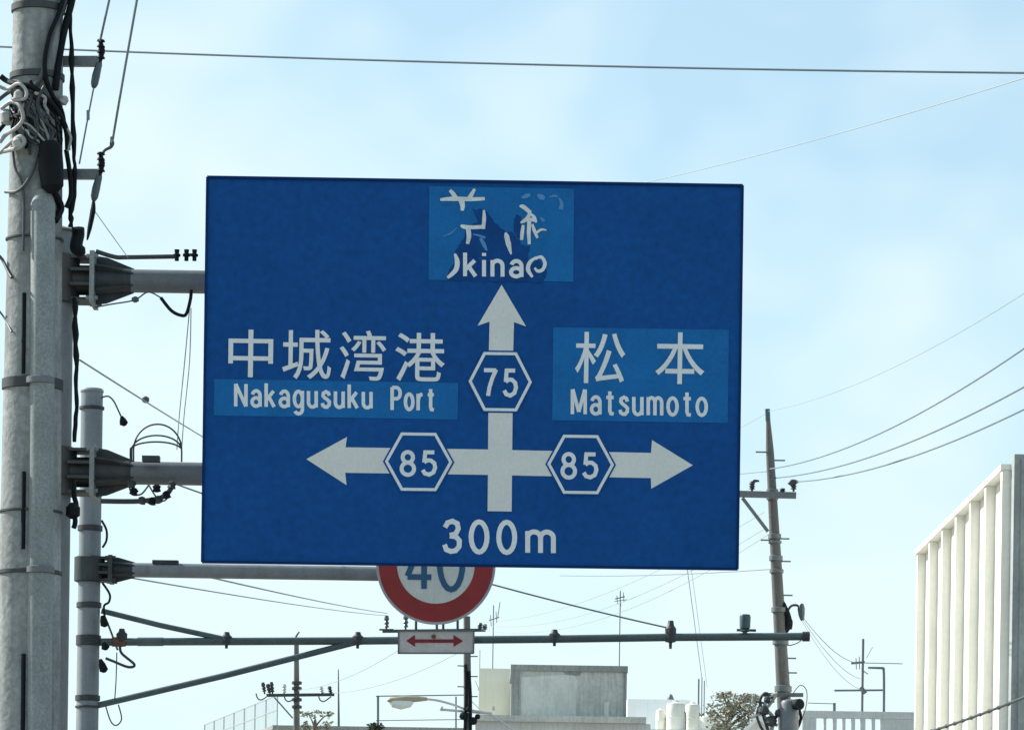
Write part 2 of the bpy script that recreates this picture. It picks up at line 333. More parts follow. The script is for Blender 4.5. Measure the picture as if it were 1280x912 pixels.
class Art:
    """flat sheets on a vertical sign that faces the camera, laid out in photo pixels on the plane at distance d"""
    def __init__(s, d, root): s.d, s.root, s.k = d, root, d / F_PX
    def to(s, u, v, lift):
        p = P(u, v, s.d); p.y = s.d - lift; return p
    def poly(s, name, pts, lift, m, parent=None, thick=0.0008):
        b = MB(); b.plate([s.to(u, v, lift) for u, v in pts], (0, thick * 0.6, 0))
        return b.build(name, m, parent or s.root, smooth=False)
    def strokes(s, name, lst, lift, m, parent=None):
        b = MB()
        for i, (pts, w) in enumerate(lst):
            s.ribbon(b, pts, w, lift + i * 0.00025, curve=isinstance(w, list))
        return b.build(name, m, parent or s.root, smooth=False)
    def ribbon(s, b, pts, w, lift, close=False, curve=False):
        if curve and len(pts) > 2:
            q, ww = [], []
            for i in range(len(pts) - 1):
                p0, p1, p2, p3 = [Vector(pts[j]) for j in (max(i - 1, 0), i, i + 1, min(i + 2, len(pts) - 1))]
                for k in range(5):
                    t = k / 5
                    q.append(p1 * 1.0 + (p2 - p0) * (.5 * t) + (p0 * 2 - p1 * 5 + p2 * 4 - p3) * (.5 * t * t) + (p1 * 3 - p0 - p2 * 3 + p3) * (.5 * t * t * t))
                    if isinstance(w, (list, tuple)): ww.append(w[i] + (w[i + 1] - w[i]) * t)
            q.append(Vector(pts[-1])); pts = [tuple(p) for p in q]
            if isinstance(w, (list, tuple)): w = ww + [w[-1]]
        n = len(pts); Lf, Rt = [], []
        for i in range(n):
            if close: a, c = pts[(i - 1) % n], pts[(i + 1) % n]
            else: a, c = pts[max(i - 1, 0)], pts[min(i + 1, n - 1)]
            p = Vector(pts[i])
            d1 = (p - Vector(a)); d2 = (Vector(c) - p)
            d1 = d1.normalized() if d1.length > 1e-6 else d2.normalized()
            d2 = d2.normalized() if d2.length > 1e-6 else d1
            t = (d1 + d2).normalized(); nn = Vector((-t.y, t.x)); k = 1.0 / max(0.5, t.dot(d1))
            ww = (w[i] if isinstance(w, (list, tuple)) else w) / 2
            Lf.append(p + nn * ww * k); Rt.append(p - nn * ww * k)
        vs = [s.to(q.x, q.y, lift) for q in Lf + Rt]
        fs = [(i, i + 1, n + i + 1, n + i) for i in range(n - 1)]
        if close: fs.append((n - 1, 0, n, 2 * n - 1))
        b.add(vs, fs)
    def kanji(s, name, body, box, lift, m, parent=None, grow=0.4):
        """a character from the built-in font, its strokes thickened by grow pixels"""
        u0, v0, u1, v1 = box
        vs, fs = text_mesh(body)
        xs = [p.x for p in vs]; ys = [p.y for p in vs]
        sx = (u1 - u0 - 2 * grow) / (max(xs) - min(xs)); sy = (v1 - v0 - 2 * grow) / (max(ys) - min(ys))
        mx, my = (max(xs) + min(xs)) / 2, (max(ys) + min(ys)) / 2
        b = MB()
        for i in range(8):
            c = s.to((u0 + u1) / 2 + grow * math.cos(i * math.pi / 4), (v0 + v1) / 2 + grow * math.sin(i * math.pi / 4), lift + i * 0.00015)
            b.add([(c.x + (p.x - mx) * sx * s.k, c.y, c.z + (p.y - my) * sy * s.k) for p in vs], fs)
        return b.build(name, m, parent or s.root, smooth=False)
    def text(s, name, body, box, lift, m, parent=None, w=5.0, gap=0.34):
        """a word in stroke lettering fitted into a pixel box"""
        u0, v0, u1, v1 = box
        x = 0.0; lay = []
        for ch in body:
            st_ = [(g[1], True) if isinstance(g, tuple) else (g, False) for g in GLYPH[ch]]
            lo = min(p[0] for q, _ in st_ for p in q); hi = max(p[0] for q, _ in st_ for p in q)
            for i, (q, cl) in enumerate(st_): lay.append(([(p[0] - lo + x, p[1]) for p in q], cl, i))
            x += hi - lo + gap
        xs = [p[0] for q, _, _ in lay for p in q]; ys = [p[1] for q, _, _ in lay for p in q]
        h = w / 2
        fx = lambda t: u0 + h + (t - min(xs)) / (max(xs) - min(xs)) * (u1 - u0 - w)
        fy = lambda t: v1 - h * .6 - (t - min(ys)) / (max(ys) - min(ys)) * (v1 - v0 - w * .8)
        b = MB(); um = (u0 + u1) / 2
        for q, cl, i in lay:
            pp = [(fx(p[0]), fy(p[1]) + (fx(p[0]) - um) * math.tan(ROLL)) for p in q]
            s.ribbon(b, pp, w, lift + i * 0.0003, cl)
        return b.build(name, m, parent or s.root, smooth=False)

def bracket_arm(root, pole_c, pole_r, z, x_flange, x_cone, x_end, half0, half1, arm_r, mats, y):
    """clamped cantilever: collar round the pole, ribbed stub, flange, tapered gussets and a straight tube"""
    arm = MB().tube([(x_cone - 0.05, y, z), (x_end, y, z)], arm_r, 20).build('arm', mats[0], root)
    MB().lathe((pole_c.x, pole_c.y, z - half0), [(pole_r + 0.012, 0), (pole_r + 0.035, 0.01), (pole_r + 0.035, 2 * half0 - 0.01), (pole_r + 0.012, 2 * half0)], 28).build('collar', mats[1], arm)
    x0 = pole_c.x + pole_r
    MB().tube([(x0 - 0.02, y, z), (x_flange, y, z)], half0 * 0.62, 16).build('stub', mats[1], arm)
    for k in (-0.86, -0.3, 0.3, 0.86):
        b = MB(); b.box(((x0 + x_flange) / 2 - 0.01, y, z + half0 * k), x_flange - x0 + 0.02, 2 * half0 * (1.0 if abs(k) < 0.5 else 0.72), 0.022)
        b.build('clamp_rib', mats[1], arm)
    MB().box((x_flange, y, z), 0.035, half0 * 2.1, half0 * 2.1).build('flange', mats[2], arm)
    MB().tube([(x_flange, y, z), (x_cone, y, z)], [half0 * 0.66, arm_r * 1.02], 16).build('cone', mats[1], arm)
    for a in (0, 60, 120, 180, 240, 300):
        ca, sa = math.cos(R(a + 30)), math.sin(R(a + 30))
        pts = [(x_flange, y + ca * h, z + sa * h) for h in (half0 * 0.5, half0 * 1.02)]
        pts += [(x_flange + (x_cone - x_flange) * 0.35, y + ca * half0 * 0.94, z + sa * half0 * 0.94), (x_cone + 0.02, y + ca * arm_r * 1.05, z + sa * arm_r * 1.05), (x_cone, y + ca * arm_r * 0.7, z + sa * arm_r * 0.7)]
        MB().plate([Vector(p) - Vector((0, -sa, ca)) * 0.006 for p in pts], Vector((0, -sa, ca)) * 0.012).build('gusset', mats[1], arm)
    for dy in (-1, 1):
        for dz in (-1, 1):
            MB().lathe((x_flange - 0.045, y + dy * half0 * 0.85, z + dz * half0 * 0.85), [(0.016, 0), (0.016, 0.09)], 6, (1, 0, 0)).build('bolt', mats[2], arm)
    return arm

# ------------------------------------------------------------------ the guide sign
D = 30.0
gp = P(68, 600, 30.45)
guide = empty('guide_sign', (gp.x, gp.y, 0.13), 'large blue overhead road guide sign with white arrows, on steel arms from the left', 'road sign')
top_z = P(70, 288, 30.45).z
GR = 0.135
MB().lathe((gp.x, gp.y, 0.13), [(0.30, 0), (0.30, 0.03), (GR + 0.02, 0.035), (GR + 0.02, 0.05), (GR, 0.06), (GR - 0.012, top_z - 0.15), (GR + 0.012, top_z - 0.14), (GR + 0.012, top_z - 0.13), (0.05, top_z - 0.10)], 28).build('pole', M['galv'], guide)
for v in (347.5, 588):
    z = P(112, v, 30.35).z
    bracket_arm(guide, gp, GR, z, P(116, v, 30.35).x, P(163, v, 30.35).x, P(800, v, 30.35).x, 0.185, 0.09, 0.088, (M['galv'], M['galvdark'], M['conduit']), gp.y)
TL, TR, BL, BR = P(259, 221.5, D), P(928.5, 232, D), P(252.5, 702, D), P(922, 711, D)
face = MB(); face.plate([TL, TR, BR, BL], (0, 0.03, 0)); face = face.build('face_panel', M['blue'], guide, smooth=False)
tag(face, 'blue sign face with two faded sticker patches and one torn one')
for a, b in ((TL, TR), (TR, BR), (BR, BL), (BL, TL)):
    MB().bar(a + Vector((0, -0.004, 0)), b + Vector((0, -0.004, 0)), 0.016, 0.02).build('rim', M['navy'], face, smooth=False)
for k in range(4):
    z = BL.z + 0.35 + k * 0.72
    MB().span(TL.x + 0.12, TR.x - 0.15, D + 0.03, D + 0.09, z, z + 0.07).build('back_rail', M['alu'], guide, smooth=False)
for x in (-1.3, -0.2, 0.9):
    MB().span(x, x + 0.10, D + 0.09, D + 0.19, BL.z + 0.25, TL.z - 0.2).build('back_post', M['alu'], guide, smooth=False)
for x in (-1.25, -0.15, 0.95):
    for v in (347.5, 588):
        MB().lathe((x - 0.05, gp.y, P(112, v, 30.35).z), [(0.11, 0), (0.11, 0.1)], 16, (1, 0, 0)).build('arm_clamp', M['galvdark'], guide)
A = Art(D, guide)
# arrows
A.poly('up_arrow', [(609.5, 638.5), (611, 439), (612, 402), (597, 407), (627, 356), (657.5, 408), (642.5, 402.5), (641.5, 439), (639.5, 639)], 0.0038, M['arrow'])
A.poly('left_arrow', [(620, 561.7), (432, 558.8), (433.7, 546), (383, 573.6), (433.2, 606), (431.5, 590.6), (620, 593.4)], 0.0030, M['arrow'])
A.poly('right_arrow', [(630, 562.1), (813.8, 565.8), (815, 549.8), (866, 581.2), (814, 610.5), (813.5, 597.2), (630, 593.8)], 0.0030, M['arrow'])
# hexagon route badges
def badge(cu, cv, w, h, num, nb, tilt):
    def hexa(k):
        a, b = w / 2 * k, h / 2 * k
        pts = [(-a, 0), (-a * 0.52, -b), (a * 0.52, -b), (a, 0), (a * 0.52, b), (-a * 0.52, b)]
        return [(cu + x, cv + y + x * tilt) for x, y in pts]
    pl = A.poly('route_badge', hexa(1.05), 0.0062, M['blue'])
    b = MB(); A.ribbon(b, hexa(0.945), 3.6, 0.0085, close=True); b.build('badge_outline', M['letter'], pl, smooth=False)
    A.text('lettering', num, nb, 0.0085, M['letter'], pl, 5.0, 0.40)
badge(625.3, 477.0, 79.5, 74, '75', (602.5, 459.5, 647.5, 496.5), 0.013)
badge(523.3, 577.0, 85, 73, '85', (499.5, 562.5, 546.5, 595), 0.013)
badge(725.8, 580.3, 84, 74, '85', (700.5, 565.0, 748.0, 598.5), 0.013)
# place names
for ch, bx in (('\u4e2d', (285.5, 412, 341.5, 471.5)), ('\u57ce', (353, 412, 414, 474)), ('\u6e7e', (424.5, 413, 482.5, 475.5)), ('\u6e2f', (494, 416, 556, 476.5))):
    A.kanji('lettering', ch, bx, 0.004, M['letter'], face)
p1 = A.poly('sticker_patch', [(267.8, 473.5), (572.8, 478.5), (572, 524.2), (267.2, 519)], 0.003, M['patch'], face)
A.text('lettering', 'Nakagusuku', (292.5, 477.5, 466, 518.3), 0.0055, M['letter'], face, 4.4, 0.38)
A.text('lettering', 'Port', (488, 482.0, 544.5, 514), 0.0055, M['letter'], face, 4.4, 0.38)
p3 = A.poly('sticker_patch', [(691.5, 409), (911, 412.3), (909.8, 528.5), (690.2, 525)], 0.003, M['patch'], face)
for ch, bx in (('\u677e', (719, 415, 781.5, 479)), ('\u672c', (819.5, 415.5, 880.5, 480))):
    A.kanji('lettering', ch, bx, 0.0055, M['letter'], face, 0.35)
A.text('lettering', 'Matsumoto', (713.3, 485.5, 885, 520), 0.0055, M['letter'], face, 4.4, 0.38)
A.text('lettering', '300', (552.5, 648.5, 646.5, 691.5), 0.004, M['letter'], face, 6.2, 0.44)
A.text('lettering', 'm', (656.5, 660.5, 694.8, 692.5), 0.004, M['letter'], face, 6.2, 0.44)
# the torn patch: what is left of two characters and of the romanised name
def z1(x, y): return (500 + x / 4.923, 210 + y / 4.923)
p2 = A.poly('torn_sticker_patch', [z1(180, 112), z1(1072, 128), z1(1066, 700), z1(176, 688)], 0.003, M['patch'], face)
tag(p2, 'torn sticker patch with broken characters at the top of the sign')
def tear(pts, lift=0.0045):
    out = []
    for i in range(len(pts)):                       # ragged paper edge
        a, c = Vector(pts[i]), Vector(pts[(i + 1) % len(pts)]); k = max(1, int((c - a).length / 14)); nn = Vector((-(c - a).y, (c - a).x)).normalized()
        for j in range(k): out.append(a.lerp(c, j / k) + (nn * random.uniform(-6, 6) if j else Vector((0, 0))))
    A.poly('torn_area', [z1(p.x, p.y) for p in out], lift, M['patchdk'], face)
tear([(438, 250), (470, 262), (500, 250), (545, 280), (575, 330), (625, 375), (655, 400), (690, 395), (712, 420), (745, 470), (800, 480), (790, 545), (700, 560), (560, 550), (330, 560), (345, 500), (392, 440), (400, 385), (440, 350), (480, 330)])
tear([(712, 285), (745, 300), (748, 345), (742, 440), (715, 425), (700, 380)], 0.0048)
tear([(300, 640), (330, 590), (345, 560), (560, 552), (790, 548), (800, 600), (850, 560), (870, 590), (905, 640), (880, 700), (560, 698), (290, 692)], 0.0051)
def st(lst, name, m, lift):
    if name == 'letter_ghost' and len(lst) > 1:
        for q in lst: st([q], name, m, lift)
        return
    A.strokes(name, [([z1(*p) for p in pts], [x / 5.9 for x in w] if isinstance(w, list) else w / 5.9) for pts, w in lst], lift, M[m], face)
st([([(248, 196), (330, 190), (430, 193), (522, 190)], [18, 34, 30, 24]), ([(306, 138), (326, 158), (345, 190)], [22, 30, 36]), ([(460, 130), (446, 155), (426, 188)], [18, 28, 34]), ([(378, 200), (385, 235), (382, 264)], [44, 34, 22]),
    ([(516, 260), (518, 310), (512, 376)], [14, 28, 26]), ([(374, 352), (392, 362), (450, 366), (524, 362)], [14, 30, 28, 28]), ([(418, 370), (424, 420), (415, 468)], [36, 34, 24])], 'lettering', 'oldletter', 0.0062)
st([([(736, 236), (760, 240), (802, 276)], [14, 32, 28]), ([(802, 262), (790, 300), (764, 326), (742, 338)], [20, 28, 26, 14]), ([(776, 326), (806, 318), (840, 328)], [18, 28, 20]), ([(806, 284), (826, 306), (838, 336)], [14, 26, 16]), ([(796, 330), (792, 400), (796, 470)], [30, 28, 22]),
    ([(758, 352), (752, 400), (748, 444)], [20, 28, 22]), ([(814, 346), (826, 384), (846, 432)], [16, 26, 18]), ([(836, 402), (870, 380), (902, 384)], [18, 18, 8])], 'lettering', 'oldletter', 0.0062)
st([([(648, 398), (656, 420), (668, 470), (684, 532)], [10, 36, 38, 10])], 'lettering', 'oldletter', 0.0064)
st([([(750, 184), (775, 174), (802, 164)], [14, 34, 20]), ([(846, 164), (866, 178), (890, 188)], [14, 42, 26]), ([(918, 182), (945, 172), (972, 176)], [8, 18, 10]), ([(978, 186), (994, 215), (990, 256)], [10, 26, 34]), ([(864, 304), (876, 318), (890, 328)], [10, 24, 12]),
    ([(448, 408), (485, 416), (524, 430)], [6, 14, 18]), ([(494, 432), (516, 470), (534, 508)], [20, 30, 12]), ([(264, 420), (310, 404), (350, 368)], [6, 13, 5])], 'letter_ghost', 'ghost', 0.0062)
st([([(338, 528), (352, 575), (346, 622), (318, 655), (292, 676)], [16, 36, 36, 30, 18])], 'lettering', 'letter', 0.0066)
A.text('lettering', 'kina', (*z1(388, 512), *z1(760, 676)), 0.0066, M['letter'], face, 5.0, 0.40)
st([([(842, 548), (800, 580), (788, 625), (815, 672)], [14, 28, 32, 18]), ([(832, 560), (868, 548), (892, 585), (878, 625), (848, 635), (828, 615)], [18, 24, 26, 26, 24, 16])], 'lettering', 'letter', 0.0068)
# cables and small fittings on the arms
G = lambda u, v, d=30.3: P(u, v, d)
b = MB(); b.tube([G(120, 314), G(143, 321), G(160, 321.5), G(222, 320.5)], 0.017, 8)
cb = b.build('cable_bracket', M['galvdark'], guide)
for u in (221, 233, 243):
    MB().lathe(G(u, 326), [(0.016, 0), (0.016, 0.03), (0.028, 0.034), (0.028, 0.05), (0.016, 0.054), (0.02, 0.085)], 10).build('bracket_insulator', M['black'], cb)
MB().tube([G(229, 318.5), G(246, 318.5)], 0.012, 6).build('bracket_tie', M['galvdark'], cb)
MB().tube([G(239, 362), G(238, 374), G(233, 392), G(226, 394), G(214, 388), G(201, 372)], 0.013, 8).build('hanging_cable', M['black'], guide)
MB().tube([G(201, 372), G(185, 365), G(168, 375), G(140, 380), G(118, 384)], 0.006, 6).build('hanging_cable', M['cable'], guide)
MB().lathe(G(169, 378), [(0.01, 0), (0.028, 0.01), (0.028, 0.035), (0.01, 0.045)], 8).build('cable_clip', M['cable'], guide)
for du in (0, 6):
    MB().tube([G(237 + du * .3, 385), G(231 + du, 450), G(224 + du, 520), G(221 + du, 562)], 0.004, 6).build('drop_wire', M['ltcable'], guide)
for (h, w) in ((0, 0), (14, 6), (22, 10)):
    pts = []
    for i in range(13):
        a = math.pi * (1 - i / 12)
        pts.append(G(197 + 30 * math.cos(a) - w * .4 * (1 - i / 12), 562 - (32 - h) * math.sin(a)))
    pts = [G(167 - w * .4, 577)] + pts + [G(227, 577)]
    MB().tube(pts, 0.0065, 6).build('cable_loop', M['galvdark'], guide)
b = MB(); b.tube([G(126, 626), G(176, 626), G(205, 620), G(216, 606)], 0.019, 8); lb = b.build('cable_bracket', M['galvdark'], guide)
for (u, v) in ((166, 614), (176, 625), (189, 626), (199, 624), (209, 618), (163, 604), (196, 610), (214, 606)):
    MB().lathe(G(u, v + 5), [(0.012, 0), (0.034, 0.008), (0.026, 0.03), (0.034, 0.045), (0.012, 0.06)], 9, (random.uniform(-.5, .5), 0, 1)).build('bracket_insulator', random.choice([M['black'], M['galvdark']]), lb)
for (a, c) in (((168, 618), (186, 606)), ((186, 606), (205, 626)), ((205, 626), (216, 604)), ((160, 600), (166, 616))):
    MB().tube([G(*a), G((a[0] + c[0]) / 2, (a[1] + c[1]) / 2 + 5), G(*c)], 0.007, 6).build('jumper_wire', M['cable'], lb)
for (u, v, w, h) in ((189, 573.5, 22, 7),):
    MB().box(G(u, v), w * .006, 0.1, h * .006).build('arm_saddle', M['galvdark'], guide)

# ------------------------------------------------------------------ the speed limit gantry behind it
D2 = 34.0
sp = P(113.5, 600, D2)
gantry = empty('speed_limit_sign', (sp.x, sp.y, 0.13), 'round red and white 40 speed limit sign on a grey post behind the blue sign', 'road sign')
ztop = P(114.5, 485, D2).z; PR = 0.095
MB().lathe((sp.x, sp.y, 0.13), [(0.2, 0), (0.2, 0.03), (PR + .012, 0.035), (PR + .004, 0.05), (PR - .002, ztop - 0.17), (PR + 0.004, ztop - 0.165), (PR + 0.004, ztop - 0.15), (PR - 0.01, ztop - 0.135)], 24).build('post', M['postgrey'], gantry)
H = lambda u, v, d=D2: P(u, v, d)
for v, hh in ((510, 0.03), (660, 0.05), (756, 0.05), (800, 0.09), (872, 0.05), (883, 0.02)):
    z = H(113, v).z
    MB().lathe((sp.x, sp.y, z - hh / 2), [(PR, 0), (PR + .012, .004), (PR + .012, hh - .004), (PR, hh)], 24).build('band', M['galvdark'], gantry)
zz = H(130, 711.5).z
arm = bracket_arm(gantry, sp, PR, zz, H(139, 711).x, H(166, 711).x, H(552, 711).x, 0.11, 0.06, 0.062, (M['postgrey'], M['galvdark'], M['galvdark']), sp.y)
MB().box(H(207, 702.5), 0.22, 0.1, 0.03).build('arm_saddle', M['galvdark'], arm)
b = MB(); b.tube([H(126, 802), H(200, 801.5), H(283, 801.2), H(447, 800.5), H(693, 798.2), H(838, 796), H(1009, 795)], 0.033, 12)
pipe = b.build('pipe_arm', M['pipe'], gantry)
MB().tube([H(1003, 795), H(1012, 795)], 0.042, 12).build('pipe_cap', M['galvdark'], pipe)
MB().tube([H(140, 801.7), H(157, 801.7)], 0.042, 10).build('pipe_joint', M['rust'], pipe)
MB().tube([H(172, 801.6), H(204, 801.5)], 0.038, 10).build('pipe_joint', M['pipe'], pipe)
MB().tube([H(127, 763), H(200, 781), H(284, 799)], 0.024, 10).build('brace', M['pipe'], gantry)
MB().tube([H(122, 881), H(280, 844), H(449, 801)], 0.027, 10).build('brace', M['pipe'], gantry)
for (u, v, s) in ((283, 801, 1.0), (447, 801, 1.0), (693, 798, 1.0), (838, 795, 1.7), (152, 798, 1.1)):
    MB().lathe(H(u, v + 9 * s), [(0.012, 0), (0.014, 0.03 * s), (0.045, 0.034 * s), (0.048, 0.10 * s), (0.03, 0.115 * s), (0.022, 0.14 * s)], 10).build('pipe_clip', M['galvdark'], pipe)
MB().lathe(H(931, 797), [(0.02, 0), (0.02, 0.05), (0.055, 0.06), (0.03, 0.075), (0.045, 0.085), (0.048, 0.18), (0.04, 0.2)], 12).build('pipe_insulator', M['dkpor'], pipe)
MB().bar(H(921, 787), H(945, 787.5), 0.02).build('insulator_pin', M['galvdark'], pipe)
pts = [H(116, 566) + (H(838, 785) - H(116, 566)) * t - Vector((0, 0, 0.10 * 4 * t * (1 - t))) for t in [i / 14 for i in range(15)]]
MB().tube(pts, 0.0075, 6).build('stay_wire', M['wire'], gantry)
# round plate
SU, SV, SRAD = 545, 707, 74.5
k2 = D2 / F_PX
pc = H(SU, SV); py = D2 - 0.09
plate = MB().lathe((pc.x, py + 0.004, pc.z), [(SRAD * k2, 0), (SRAD * k2, 0.012)], 72, (0, -1, 0)).build('round_plate', M['alu'], gantry)
def ringart(name, r0, r1, lift, m):
    b = MB(); n = 72; vs, fs = [], []
    for i in range(n):
        a = 2 * math.pi * i / n
        for r in (r0, r1): vs.append((pc.x + math.cos(a) * r * k2, py - lift, pc.z + math.sin(a) * r * k2))
    for i in range(n):
        j = (i + 1) % n
        fs.append((2 * i, 2 * i + 1, 2 * j + 1, 2 * j))
    b.add(vs, fs).build(name, m, plate, smooth=False)
ringart('sign_disc', 0.5, 71.5, 0.0100, M['spdwhite'])
ringart('red_ring', 48.5, 71.3, 0.0125, M['spdred'])
A2 = Art(D2, gantry)
lift40 = 0.09 + 0.0125
A2.text('lettering', '4', (506, 667, 543, 739), lift40, M['spdblue'], plate, 7.2)
A2.text('lettering', '0', (546, 667, 582, 740), lift40, M['spdblue'], plate, 7.2)
for dz in (0.0, -0.3):
    MB().span(pc.x - 0.3, pc.x + 0.3, D2 - 0.086, D2 - 0.06, pc.z + dz - 0.02, pc.z + dz + 0.02).build('plate_rail', M['alu'], gantry, smooth=False)
for u in (520, 546, 554, 572):
    MB().tube([H(u, 770, D2 - .02), H(u, 797, D2 - .02)], 0.011, 6).build('plate_hanger', M['galvdark'], gantry)
# arrow plate
def rect(u0, v0, u1, v1): return [(u0, v0), (u1, v0 + (u1 - u0) * .0), (u1, v1), (u0, v1)]
ap = MB().plate([H(497.5, 787.5, D2 - .09), H(593, 787, D2 - .09), H(592, 816.5, D2 - .09), H(497, 816.5, D2 - .09)], (0, 0.012, 0)).build('arrow_plate', M['platepink'], gantry, smooth=False)
tag(ap, 'small white plate with a red double-headed arrow')
A2.poly('double_arrow', [(508, 801.5), (519, 794), (519, 799.6), (567, 799.6), (567, 794), (579, 801.8), (567, 809), (567, 804), (519, 804), (519, 809)], 0.0935, M['arrowred'], ap)
for (a, c) in (((498, 788), (592.5, 788)), ((498, 816), (592, 816)), ((498, 788), (498, 816)), ((592.5, 788), (592, 816))):
    MB().bar(H(*a, D2 - .093), H(*c, D2 - .093), 0.012, 0.012).build('plate_edge', M['galv'], ap, smooth=False)
MB().lathe(H(542, 795, D2 - .094), [(0.02, 0), (0.016, 0.012)], 10, (0, -1, 0)).build('plate_bolt', M['rust'], ap)
# wiring hanging beside the post
W = lambda *pp: [H(u, v, D2 - 0.12) for u, v in pp]
for pts, r, m in ((((127, 650), (133, 662), (133, 675), (128, 684)), 0.01, 'black'), (((128, 728), (137, 742), (136, 752), (130, 757), (131, 772)), 0.010, 'black'),
                  (((150, 806), (152, 816), (168, 830), (160, 833), (142, 826), (132, 822)), 0.012, 'galvdark'), (((146, 815), (145, 850), (143, 878)), 0.005, 'cable'),
                  (((131, 878), (138, 900), (145, 906), (152, 898), (148, 880)), 0.006, 'cable'), (((131, 770), (139, 790), (147, 812)), 0.009, 'cable'),
                  (((126, 497), (135, 495), (142, 501), (148, 513), (153, 524)), 0.007, 'galvdark')):
    MB().tube(W(*pts), r, 7).build('loose_cable', M[m], gantry)
for (u, v, l) in ((132, 783, 0.10), (131, 840, 0.12), (133, 812, 0.07), (156, 532, 0.085)):
    MB().lathe(H(u, v, D2 - .12), [(0.012, 0), (0.038, 0.02), (0.03, l * .6), (0.012, l)], 9, (-0.35, 0, 1)).build('cable_joint', M['black'], gantry)

# ------------------------------------------------------------------ the near concrete pole
D3 = 25.0
np_ = P(37.5, 700, D3)
pole = empty('utility_pole', (np_.x, np_.y, 0.13), 'thick concrete utility pole hung with black cables at the left edge', 'utility pole', 'utility poles')
zt = P(45, -150, D3).z
def prad(z): return 0.235 - 0.0105 * z if z < 14 else 0.1
MB().lathe((np_.x, np_.y, 0.0), [(prad(0), 0.13), (prad(2), 2), (prad(4), 4), (prad(6), 6), (prad(8), 8), (prad(zt), zt), (0.02, zt + .03)], 40).build('shaft', M['concrete'], pole)
Q = lambda u, v, d=D3: P(u, v, d)
def front(u, v, extra=0.0):
    """point on the pole's near side"""
    p = Q(u, v); r = prad(p.z); dx = max(-0.99 * r, min(0.99 * r, p.x - np_.x))
    return Vector((np_.x + dx, np_.y - math.sqrt(r * r - dx * dx) - extra, p.z))
# cable guard running down the pole
cx = [(57, 262), (56, 480), (54, 715), (52, 1000), (50, 1440)]
guard = MB().tube([front(57, 247, -.05)] + [front(57, 251, -.02)] + [front(u, v, 0.0) for u, v in cx], [0.035, 0.066] + [0.078] * 5, 20).build('cable_guard', M['conduit'], pole)
for (u, v, h) in ((38, 12, 0.05), (38, 97, 0.045), (36, 481, 0.07), (36, 716, 0.03), (36, 300, 0.02), (36, 640, 0.02)):
    z = Q(u, v).z; r = prad(z)
    MB().lathe((np_.x, np_.y, z - h / 2), [(r - .002, 0), (r + .012, .005), (r + .012, h - .005), (r - .002, h)], 36).build('band', M['galvdark'], pole)
for v in (481, 716):
    p = front(54, v, 0.0)
    MB().lathe((p.x, p.y, p.z - .02), [(0.082, 0), (0.09, .004), (0.09, .04), (0.082, .044)], 24).build('guard_band', M['galv'], guard)
for (v0, v1) in ((372, 472), (594, 690), (820, 925)):
    MB().tube([front(34, v0, .004), front(34 - .4, (v0 + v1) / 2, .004), front(33, v1, .004)], 0.014, 6).build('slot_shade', M['black'], pole)  # black strips paint in the shade of narrow slots in the concrete
# thick black cable on the right side
def wob(pts, n=6, a=0.012):
    out = []
    for i in range(len(pts) - 1):
        for k in range(n):
            q = pts[i].lerp(pts[i + 1], k / n); out.append(q + Vector((random.uniform(-a, a), random.uniform(-a, a), 0)))
    return out + [pts[-1]]
MB().tube(wob([Q(88, -20), Q(88.5, 40), Q(90, 110), Q(92, 190), Q(94, 225), Q(89, 262), Q(88, 284)], 4, .004), [random.choice((.011, .013, .019)) for _ in range(25)], 8).build('black_cable', M['black'], pole)
MB().tube(wob([Q(93, 372), Q(95, 430), Q(96, 500), Q(93, 552)], 5, .004), [random.choice((.012, .014, .020)) for _ in range(16)], 8).build('black_cable', M['black'], pole)
MB().tube(wob([Q(92, 600), Q(95, 640), Q(92, 660)], 4, .006), 0.016, 8).build('black_cable', M['black'], pole)
MB().tube(wob([Q(97, 285), Q(96, 310), Q(104, 318)], 3, .01), [0.04] * 6 + [0.02], 8).build('cable_closure', M['black'], pole)
MB().lathe(Q(91, 648), [(0.02, 0), (0.045, 0.02), (0.045, 0.07), (0.02, 0.1)], 10).build('cable_closure', M['black'], pole)
